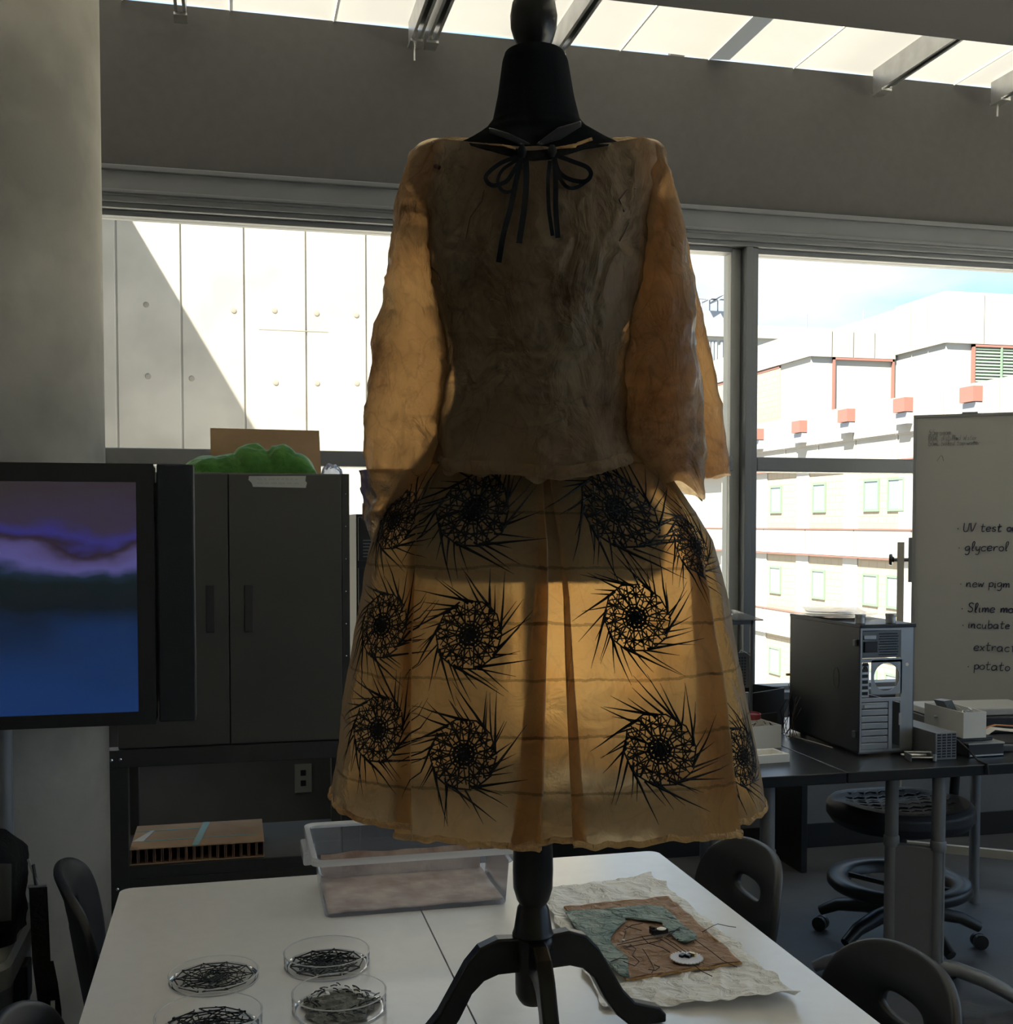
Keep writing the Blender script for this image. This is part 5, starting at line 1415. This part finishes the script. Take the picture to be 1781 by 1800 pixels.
# on the tower: bags and two tins
bgs = thing('plastic_sleeves', 'pile of thin clear plastic sleeves lying on the black tower', 'plastic sleeves', (2.05, 3.62, PZ1))
rnd = random.Random(12)
for k in range(7):
    cx, cy, rz = 2.035 + rnd.uniform(-.012, .02), 3.60 + rnd.uniform(-.02, .06), rnd.uniform(-.5, .5)
    w, d = rnd.uniform(.15, .20), rnd.uniform(.20, .26)
    def sl_(u, v):
        x, y = (u - .5) * w, (v - .5) * d
        return Vector((cx + x * math.cos(rz) - y * math.sin(rz), cy + x * math.sin(rz) + y * math.cos(rz), PZ1 + .002 + .004 * k + .004 * abs(ndisp((x, y, k), 14)) + .010 * (u - .5) ** 2))
    MB().grid(sl_, 12, 14).build('sleeve', 'film_blue' if k % 2 else 'film_clear', bgs, smooth=True)
def tin(px, py, y, lb):
    p = at(px, py, y=y)
    t_ = thing('metal_tin', lb, 'tin', (p.x, y, PZ1), group='small round tins on the tower')
    MB().lathe([(.0155, .0005), (.0165, .0015), (.0165, .026), (.0155, .0265)], 28).build('body', 'pc_metal', t_, world=False, smooth=True)
    MB().lathe([(.0172, .021), (.0176, .022), (.0176, .031), (.0165, .032), (.0, .0322)], 28, caps=False).build('lid', 'galv', t_, world=False, smooth=True)
tin(1512, 1092, 3.345, 'small round metal tin on the tower beside the plastic sleeves')
tin(1566, 1092, 3.345, 'small round metal tin on the tower edge nearest the whiteboard')
# wires hanging behind the tower
wr = thing('loose_wires', 'tangle of thin brown and black wires spilling down the rear of the tower', 'wires', (1.955, 3.74, DZ))
rnd = random.Random(5)
for k in range(11):
    x, y = 1.955 + rnd.uniform(-.01, .006), 3.72 + rnd.uniform(-.06, .05)
    P_ = [Vector((x, y, DZ + rnd.uniform(.10, .20)))]
    for q in range(5):
        P_.append(P_[-1] + Vector((rnd.uniform(-.022, .006), rnd.uniform(-.025, .012), -.04)))
        P_[-1].z = max(P_[-1].z, DZ + .003); P_[-1].x = min(P_[-1].x, 1.966)
    MB().tube(P_, .0013, 5).build('wire', 'wire_brown' if k % 2 else 'wire_black', wr, smooth=True)
MB().tube([(1.93, 3.70, DZ + .002), (1.94, 3.64, DZ + .002), (1.955, 3.55, DZ + .002), (1.965, 3.46, DZ + .002)], .0018, 6).build('wire', 'beige_steel', wr, smooth=True)
MB().obox((1.944, 3.74, DZ + .215), (.014, .01, .008)).build('plug', 'yellow', wr)

# ================================================================== open silver computer case and sheet on it
oc = thing('open_computer', 'open silver computer chassis glimpsed beside the skirt', 'computer', (1.68, 3.86, DZ))
OX0, OX1, OY0, OY1, OZ = 1.585, 1.782, 3.69, 4.04, 1.158
q = MB()
for x in (OX0, OX1 - .010):
    for y in (OY0, OY1 - .010): q.box(x, x + .010, y, y + .010, DZ + .001, OZ)
for y in (OY0, OY1 - .010): q.box(OX0, OX1, y, y + .010, OZ - .014, OZ).box(OX0, OX1, y, y + .010, DZ + .001, DZ + .012)
for x in (OX0, OX1 - .010): q.box(x, x + .010, OY0, OY1, OZ - .014, OZ)
q.build('frame', 'pc_metal_dark', oc, bevel=.001)
MB().box(OX0, OX1, OY0, OY1, OZ - .001, OZ + .004).build('top_panel', 'pc_black', oc)
MB().box(OX0 + .01, OX1 - .012, OY0 + .002, OY0 + .006, 0.92, 1.045).build('vent_plate', 'pc_metal_dark', oc)
vg = MB()
for i in range(14):
    for j in range(10): vg.cyl((OX0 + .03 + .0105 * i, OY0 + .0006, .932 + .0105 * j), .0036, .0016, 6, 'y')
vg.build('vent_grille', 'black_plastic', oc)
MB().box(OX0 + .01, OX1 - .015, OY0 - .002, OY0 + .008, 0.79, 0.905).build('drive_cage', 'pc_metal', oc, bevel=.002)
for k in range(4): MB().box(OX1 - .075, OX1 - .03, OY0 - .004, OY0 - .002, .81 + .022 * k, .822 + .022 * k).build('drive_slot', 'black_plastic', oc)
MB().tube([(OX1 - .055, OY0 - .004, 1.045), (OX1 - .05, OY0 - .006, 1.056), (OX1 - .03, OY0 - .006, 1.046), (OX1 - .012, OY0 - .004, 1.034)], .002, 5).build('cable', 'galv', oc)
gs = MB().obox((1.70, 3.86, OZ + .0085), (.26, .46, .004), rz=R(-12)).build('acrylic_sheet', 'film_clear'); tag(gs, 'clear acrylic sheet lying across the top of the silver computer', 'acrylic sheet')
PM[gs.name] = Matrix.Identity(4)
gk = MB().lathe([(.0, 0), (.055, 0), (.056, .003), (.05, .006), (.0, .007)], 40, (1.70, 3.82, OZ + .0108)).build('resin_disc', 'resin_red', smooth=True); tag(gk, 'reddish dried disc with beaded edge on the acrylic sheet', 'dried disc')
PM[gk.name] = Matrix.Identity(4)
for k in range(30):
    g = 2 * math.pi * k / 30
    child(MB().lathe([(.0, 0), (.003, .002), (.0, .005)], 6, (1.70 + .055 * math.cos(g), 3.82 + .055 * math.sin(g), OZ + .011)), 'bead', 'shell', gk)

# ================================================================== odds and ends on the desks
def open_box(name, x, y, z, sx, sy, sz, rz, m, lb, cat, th=.003):
    t_ = thing(name, lb, cat, (x, y, z), rz)
    MB().box(-sx / 2, sx / 2, -sy / 2, sy / 2, .0005, .003).build('bottom', m, t_, world=False)
    for a, b, c, d in ((-sx / 2, -sx / 2 + th, -sy / 2, sy / 2), (sx / 2 - th, sx / 2, -sy / 2, sy / 2), (-sx / 2 + th, sx / 2 - th, -sy / 2, -sy / 2 + th), (-sx / 2 + th, sx / 2 - th, sy / 2 - th, sy / 2)):
        MB().box(a, b, c, d, .003, sz).build('side', m, t_, world=False)
    return t_
b1 = open_box('parts_box', 1.735, 3.585, DZ, .115, .165, .078, R(6), 'paper_white', 'white cardboard box of cable scraps beside the skirt, under a red lid', 'box')
for k in range(14):
    a = Vector((random.uniform(-.045, .045), random.uniform(-.07, .07), .06 + random.uniform(0, .02)))
    MB().tube([a, a + Vector((random.uniform(-.02, .02), random.uniform(-.02, .02), .012)), a + Vector((random.uniform(-.04, .04) * .6, random.uniform(-.03, .03), .002))], .0014, 5).build('cable_scrap', 'wire_black' if k % 3 else 'galv', b1, world=False)
rl = MB().lathe([(.0, .0), (.034, .0), (.036, .002), (.036, .018), (.033, .020), (.031, .015), (.0, .014)], 32, (1.715, 3.57, DZ + .0925)).build('red_lid', 'red_lid', smooth=True); tag(rl, 'round dark red plastic lid resting on the white parts box', 'lid')
tr = open_box('foam_tray', 1.63, 3.335, DZ, .17, .10, .026, R(4), 'paper_white', 'small white tray on the desk right beside the skirt', 'tray', th=.014)
lt2 = open_box('letter_tray', 1.87, 3.91, DZ, .20, .18, .145, R(28), 'pc_black', 'black open tray by the window between the two computers', 'tray')
o = MB().obox((1.885, 3.78, DZ + .035), (.09, .006, .07), rz=R(18)).build('circuit_card', 'pc_metal_dark'); tag(o, 'grey metal card leaning behind the white parts box', 'circuit card')
# grey power supply, drive, white box with heat sink
pu = thing('power_unit', 'grey perforated power supply lying on the desk beside the tower', 'power supply', (2.225, 3.32, DZ), R(0))
MB().box(2.185, 2.262, 3.205, 3.46, DZ + .0005, DZ + .088).build('case', 'steel_grey', pu, bevel=.0015)
for i in range(4):
    for j in range(9): MB().box(2.192 + .018 * i, 2.205 + .018 * i, 3.2038, 3.2052, DZ + .008 + .0088 * j, DZ + .0135 + .0088 * j).build('vent_slot', 'black_plastic', pu)
MB().tube([(2.262, 3.25, DZ + .06), (2.285, 3.23, DZ + .055), (2.297, 3.19, DZ + .03), (2.302, 3.15, DZ + .006), (2.303, 3.105, DZ + .002), (2.303, 3.100, DZ - .03)], .0042, 6).build('cable', 'wire_black', pu, smooth=True)
dr = thing('optical_drive', 'slim black and silver disc drive under the tall white box', 'disc drive', (2.365, 3.32, DZ))
MB().box(2.315, 2.445, 3.215, 3.42, DZ + .0005, DZ + .042).build('case', 'pc_black', dr, bevel=.001)
MB().box(2.313, 2.447, 3.213, 3.422, DZ + .042, DZ + .046).build('cover', 'galv', dr)
MB().box(2.318, 2.442, 3.2125, 3.2155, DZ + .004, DZ + .008).build('bezel_line', 'galv', dr)
o = MB().box(2.30, 2.43, 3.25, 3.47, DZ + .0465, DZ + .060).build('drive_stack', 'pc_black', bevel=.002); tag(o, 'flat black metal drive sandwiched between disc drive and white box', 'disc drive')
wbx = open_box('white_box', 2.345, 3.335, DZ + .0605, .085, .215, .085, R(0), 'paper_white', 'tall white cardboard box filled with metal scraps on top of the drives', 'box')
hs = thing('heat_sink', 'finned grey heat sink poking out of the tall white box', 'heat sink', (2.335, 3.37, DZ + .12), R(20))
for k in range(9):
    MB().obox((-.020 + .005 * k, 0, .025), (.0012, .042, .055), ry=R(-38)).build('fin', 'pc_metal', hs, world=False)
MB().obox((-.012, 0, .002), (.05, .044, .004), ry=R(-38)).build('base', 'pc_metal_dark', hs, world=False)
for k in range(16):
    a = Vector((random.uniform(-.03, .03), random.uniform(-.08, .0), .068 + random.uniform(0, .02)))
    MB().obox(a, (.014, .005, .002), rz=random.uniform(0, 3), rx=random.uniform(-.8, .8), ry=random.uniform(-.8, .8)).build('metal_scrap', 'galv', wbx, world=False)
cr = thing('hinge_bracket', 'bent silver metal bracket in front of the grey power supply', 'bracket', (2.13, 3.24, DZ))
for k, (y, z) in enumerate(((3.20, .012), (3.225, .026), (3.245, .012))):
    MB().obox((2.135, y, DZ + z), (.085, .010, .004), rz=R(-16), rx=R(25 * (k - 1))).build('bar', 'galv', cr, bevel=.001)
for x in (2.098, 2.172): MB().obox((x, 3.222, DZ + .014), (.006, .062, .022), rz=R(-16)).build('cheek', 'pc_metal_dark', cr, bevel=.001)
MB().cyl((2.170, 3.185, DZ + .003), .006, .02, 10).build('pin', 'galv', cr)
kb = thing('keyboard_tray', 'dark plastic tray with flexible cables at the desk end', 'tray', (2.63, 3.33, DZ))
MB().obox((2.635, 3.33, DZ + .012), (.30, .19, .023), rz=R(-14)).build('shell', 'pc_metal_dark', kb, bevel=.004)
MB().obox((2.635, 3.33, DZ + .025), (.26, .15, .004), rz=R(-14)).build('inset', 'black_plastic', kb)
MB().strip([(2.52, 3.42, DZ + .03), (2.57, 3.44, DZ + .045), (2.63, 3.43, DZ + .038), (2.70, 3.44, DZ + .03)], (0, 1, .2), .03, .001).build('flat_cable', 'card_beige', kb)
MB().strip([(2.55, 3.46, DZ + .042), (2.60, 3.465, DZ + .052), (2.68, 3.46, DZ + .045)], (0, 1, .2), .012, .001).build('flat_cable', 'wire_orange', kb)
lp = thing('laptop_lid', 'white plastic lid lying on a dark flat panel at the desk end', 'laptop', (2.66, 3.68, DZ))
MB().obox((2.66, 3.68, DZ + .030), (.42, .22, .058), rz=R(-6)).build('base', 'black_plastic', lp, bevel=.004)
MB().obox((2.67, 3.70, DZ + .073), (.42, .20, .026), rz=R(-6)).build('lid', 'board_white', lp, bevel=.004)

# ================================================================== drafting stool
so = Vector((2.275, 3.54, 0))
sto = thing('drafting_stool', 'black drafting stool with chevron-grooved seat and foot ring under the desk', 'stool', so)
def seatf(u, v):
    g = 2 * math.pi * u; c, s = math.cos(g), math.sin(g)
    rx, ry = .245, .225
    prof_ = [(0, .020), (.55, .016), (.80, .020), (.93, .018), (1.0, .0), (1.0, -.03), (.92, -.058), (.6, -.07), (0, -.072)]
    k = v * (len(prof_) - 1); i = min(int(k), len(prof_) - 2); t = k - i
    q = prof_[i][0] + (prof_[i + 1][0] - prof_[i][0]) * t; z = prof_[i][1] + (prof_[i + 1][1] - prof_[i][1]) * t
    x, y = rx * q * math.copysign(abs(c) ** .85, c), ry * q * math.copysign(abs(s) ** .85, s)
    if v < .5: z += .012 * (x / rx) ** 2 - .010 * math.exp(-((y - .08) / .06) ** 2)
    return (so.x + x, so.y + y, .505 + z)
MB().grid(seatf, 56, 41, closeu=True).build('seat', 'stool_foam', sto, smooth=True, angle=180)
for i in range(-4, 5):
    for j in range(-4, 4):
        x, y = so.x + .050 * i + (.025 if j % 2 else 0), so.y + .048 * j + .01
        if ((x - so.x) / .215) ** 2 + ((y - so.y) / .195) ** 2 > 1: continue
        z = .505 + .0185 + .012 * ((x - so.x) / .245) ** 2 - .010 * math.exp(-(((y - so.y) - .08) / .06) ** 2)
        V_ = [(-.020, -.006), (0, .008), (.020, -.006), (.020, -.010), (0, .004), (-.020, -.010)]
        MB().prism(V_, lambda u, v: (x + u, y + v, z - .003), lambda u, v: (x + u, y + v, z + .0015)).build('chevron', 'black_plastic', sto)
MB().tube([so + Vector((0, 0, .10)), so + Vector((0, 0, .478))], .026, 16).build('gas_column', 'black_plastic', sto, smooth=True)
MB().lathe([(.17, .0), (.235, .0), (.245, .010), (.245, .030), (.235, .040), (.19, .040), (.175, .030), (.17, .0)], 48, (so.x, so.y, .215), caps=False).build('foot_ring', 'black_plastic', sto, smooth=True, angle=50)
for k in range(4):
    g = R(45 + 90 * k); d = Vector((math.cos(g), math.sin(g), 0))
    MB().tube([so + d * .02 + Vector((0, 0, .22)), so + d * .185 + Vector((0, 0, .235))], .010, 8).build('ring_spoke', 'black_plastic', sto)
for k in range(5):
    g = R(-15 + 72 * k); d = Vector((math.cos(g), math.sin(g), 0)); s_ = Vector((-d.y, d.x, 0))
    MB().tube([so + d * .02 + Vector((0, 0, .135)), so + d * .12 + Vector((0, 0, .130)), so + d * .22 + Vector((0, 0, .11)), so + d * .285 + Vector((0, 0, .075))], [.03, .028, .023, .018], 10).build('base_arm', 'black_plastic', sto, smooth=True)
    for e in (-1, 1): 
        w_ = MB().cyl((0, 0, 0), .026, .016, 18, 'x')
        o = w_.build('caster', 'black_plastic', sto, world=False, smooth=True, angle=40)
        o.matrix_parent_inverse = PM[sto.name].inverted(); p = so + d * .285 + s_ * (e * .012 - .008); o.location = (p.x, p.y, .0265); o.rotation_euler = (0, 0, g + R(90))
MB().tube([so + Vector((.05, .02, .48)), so + Vector((.20, .06, .47)), so + Vector((.25, .05, .50)), so + Vector((.255, .04, .68))], .017, 10).build('back_post', 'black_plastic', sto, smooth=True)
MB().obox((so.x + .255, so.y + .03, .665), (.05, .20, .06)).build('back_pad', 'black_soft', sto, bevel=.012)

# ================================================================== rolling whiteboard with handwriting
WA = R(-35)
wo_ = Vector((2.805, 4.30, 0))
wbd = thing('whiteboard', 'large rolling whiteboard with handwritten lab notes, in front of the window', 'whiteboard', wo_, WA)
BZ0, BZ1, BW = 0.735, 1.945, 1.5
MB().box(.012, BW, .0, .018, BZ0, BZ1).build('panel', 'board_white', wbd, world=False)
q = MB().box(0, .014, -.006, .024, BZ0 - .01, BZ1 + .008).box(BW, BW + .014, -.006, .024, BZ0 - .01, BZ1 + .008).box(0, BW, -.006, .024, BZ1, BZ1 + .012).box(0, BW, -.006, .024, BZ0 - .012, BZ0 + .004)
q.build('frame', 'board_frame', wbd, world=False, bevel=.002)
MB().box(.02, BW - .02, -.06, -.006, BZ0 - .014, BZ0 - .004).build('pen_tray', 'board_frame', wbd, world=False, bevel=.002)
for x in (-.045, BW + .06):
    MB().box(x - .014, x + .014, .002, .024, .06, 1.42).build('post', 'beige_steel', wbd, world=False, bevel=.002)
    MB().box(x - .02, x + .02, -.32, .34, .045, .075).build('base_bar', 'beige_steel', wbd, world=False, bevel=.004)
    for y in (-.28, .30): MB().cyl((x - .012, y, .024), .0235, .024, 16, 'x').build('caster', 'black_plastic', wbd, world=False)
MB().box(-.045, BW + .06, .0, .022, .10, .135).build('cross_bar', 'beige_steel', wbd, world=False)
MB().tube([(-.085, .012, 1.345), (.006, .012, 1.345)], .008, 10).build('pivot', 'steel_grey', wbd, world=False)
MB().lathe([(.0, 0), (.022, .0), (.024, .004), (.024, .012), (.012, .016), (.012, .02)], 18, (0, 0, 0)).build('knob', 'black_plastic', wbd, world=False, smooth=True)
o = C.objects[-1]; o.location = (-.092, .012, 1.345); o.rotation_euler = (0, R(90), 0)
MB().box(-.014, .004, -.004, .03, 1.25, 1.44).build('pivot_plate', 'steel_grey', wbd, world=False, bevel=.002)
# stroke letters: points on a unit grid (x-height .5)
GL = {
 'a': [[(.4, .4), (.3, .5), (.12, .5), (0, .3), (.05, .05), (.18, 0), (.34, .12), (.4, .4), (.4, .1), (.48, 0)]],
 'b': [[(.02, 1), (.02, .1), (.12, 0), (.3, .04), (.4, .25), (.3, .48), (.14, .48), (.02, .3)]],
 'c': [[(.36, .42), (.22, .5), (.06, .4), (0, .2), (.1, .02), (.26, 0), (.38, .1)]],
 'd': [[(.38, .35), (.24, .5), (.06, .42), (0, .2), (.1, 0), (.26, .04), (.38, .25), (.42, 1), (.4, .1), (.48, 0)]],
 'e': [[(.02, .24), (.34, .3), (.34, .44), (.2, .52), (.04, .4), (0, .18), (.12, 0), (.38, .08)]],
 'g': [[(.38, .4), (.24, .5), (.06, .42), (0, .22), (.1, .04), (.26, .08), (.38, .36), (.36, -.25), (.22, -.42), (.04, -.34)]],
 'h': [[(.02, 1), (.02, 0), (.06, .3), (.2, .48), (.32, .4), (.34, 0)]],
 'i': [[(.05, .5), (.06, .06), (.14, 0)], [(.05, .68), (.07, .7)]],
 'k': [[(.02, 1), (.02, 0)], [(.32, .5), (.04, .24), (.34, 0)]],
 'l': [[(.1, .2), (.24, .8), (.16, 1), (.06, .8), (.08, .1), (.2, 0)]],
 'm': [[(0, .5), (.02, 0), (.08, .36), (.2, .48), (.26, .3), (.26, 0), (.32, .36), (.44, .48), (.5, .3), (.52, 0)]],
 'n': [[(0, .5), (.02, 0), (.08, .34), (.22, .48), (.32, .36), (.34, .04), (.42, 0)]],
 'o': [[(.18, .5), (.02, .38), (.02, .12), (.18, 0), (.34, .12), (.34, .38), (.18, .5)]],
 'p': [[(0, .5), (.04, -.42), (.04, .3), (.16, .5), (.34, .42), (.34, .14), (.18, .02), (.04, .12)]],
 'r': [[(0, .5), (.03, 0), (.06, .3), (.18, .48), (.32, .44)]],
 's': [[(.32, .42), (.18, .5), (.04, .4), (.12, .27), (.28, .2), (.28, .06), (.14, 0), (0, .08)]],
 't': [[(.14, .9), (.12, .1), (.22, 0), (.34, .08)], [(-.02, .56), (.36, .6)]],
 'u': [[(0, .5), (.02, .1), (.14, 0), (.28, .1), (.32, .5), (.32, .06), (.4, 0)]],
 'w': [[(0, .5), (.08, 0), (.2, .38), (.32, 0), (.44, .5)]],
 'x': [[(0, .5), (.32, 0)], [(.34, .5), (0, 0)]],
 'y': [[(0, .5), (.04, .14), (.16, .06), (.3, .2)], [(.32, .5), (.3, -.2), (.18, -.4), (.02, -.32)]],
 'S': [[(.4, .86), (.24, 1), (.06, .88), (.08, .66), (.34, .42), (.36, .14), (.18, 0), (0, .12)]],
 'U': [[(0, 1), (.02, .2), (.18, 0), (.38, .16), (.44, 1)]], 'V': [[(0, 1), (.2, 0), (.46, 1)]],
 'W': [[(0, .9), (.12, 0), (.28, .6), (.42, 0), (.58, .95)]], 'L': [[(.02, .95), (0, 0), (.34, .02)]],
 '0': [[(.16, .9), (.02, .6), (.06, .1), (.2, 0), (.34, .3), (.3, .8), (.16, .9)]], '1': [[(.02, .7), (.12, .9), (.12, 0)]],
 '5': [[(.34, .92), (.06, .9), (.03, .55), (.24, .56), (.34, .3), (.22, .02), (0, .08)]], '.': [[(.02, .02), (.06, .05)]], '*': [[(.05, .24), (.1, .28), (.06, .3)]],
 '^': [[(0, 0), (.4, .8), (.7, .0)]],
}
def write(text, x, z, h, m, slant=.12, r=.0022, xs=1.0, small=False):
    rnd = random.Random(text)
    mb = MB()
    for ch in text:
        if ch == ' ': x += h * .36 * xs; continue
        w = 0
        dz = rnd.uniform(-.03, .03) * h
        if not small: mb = MB()
        for st_ in GL[ch]:
            P_ = []
            for i in range(len(st_) - 1):
                a, b, c, d = (Vector(st_[max(i - 1, 0)]), Vector(st_[i]), Vector(st_[i + 1]), Vector(st_[min(i + 2, len(st_) - 1)]))
                for k in range(4):
                    t = k / 4
                    P_.append(.5 * ((2 * b) + (c - a) * t + (2 * a - 5 * b + 4 * c - d) * t * t + (3 * b - a - 3 * c + d) * t ** 3))
            P_.append(Vector(st_[-1]))
            w = max(w, max(p[0] for p in st_))
            mb.tube([(x + (p.x * xs + slant * p.y) * h, -.0012, z + p.y * h + dz) for p in P_], r, 4)
        x += (w + .13) * h * xs
        if not small: mb.build('letter', m, wbd, world=False)
    if small: mb.build('handwriting', m, wbd, world=False)['kind'] = 'stuff'
def wpos(px, py):   # where a pixel falls on the board plane, in board coordinates
    d = ray(px, py); n_ = Vector((-math.sin(WA), math.cos(WA), 0))
    t = (wo_ - Vector((0, 0, EYE))).dot(n_) / d.dot(n_)
    p = Vector((0, 0, EYE)) + d * t - wo_
    return p.x * math.cos(WA) + p.y * math.sin(WA), p.z
for tx, px, py, hpx, mm_, rr_ in (('5.5g soap', 1633, 765, 10, 'ink_grey', .0006), ('100mL distilled Water', 1631, 775, 9, 'ink_grey', .0005), ('150mL boiled tap water', 1631, 784, 9, 'ink_grey', .0005), ('^', 1647, 811, 13, 'ink_grey', .0008),
        ('* UV test on', 1682, 934, 15, 'ink', .0022), ('* glycerol', 1684, 968, 16, 'ink', .0021), ('* new pigm', 1687, 1031, 15, 'ink', .0019), ('* Slime mo', 1689, 1075, 16, 'ink', .0025), ('* incubate se', 1691, 1103, 14, 'ink', .0023), ('extract', 1712, 1143, 16, 'ink', .0021), ('* potato d', 1700, 1176, 16, 'ink', .0020)):
    x, z = wpos(px, py); h = wpos(px, py - hpx)[1] - z
    write(tx, x, z, h, mm_, r=rr_, xs=.92 if hpx < 13 else 1.22, small=hpx < 12)
# eraser smudge clip on top edge
MB().box(.19, .25, -.008, .026, BZ1 + .012, BZ1 + .018).build('top_clip', 'board_frame', wbd, world=False)
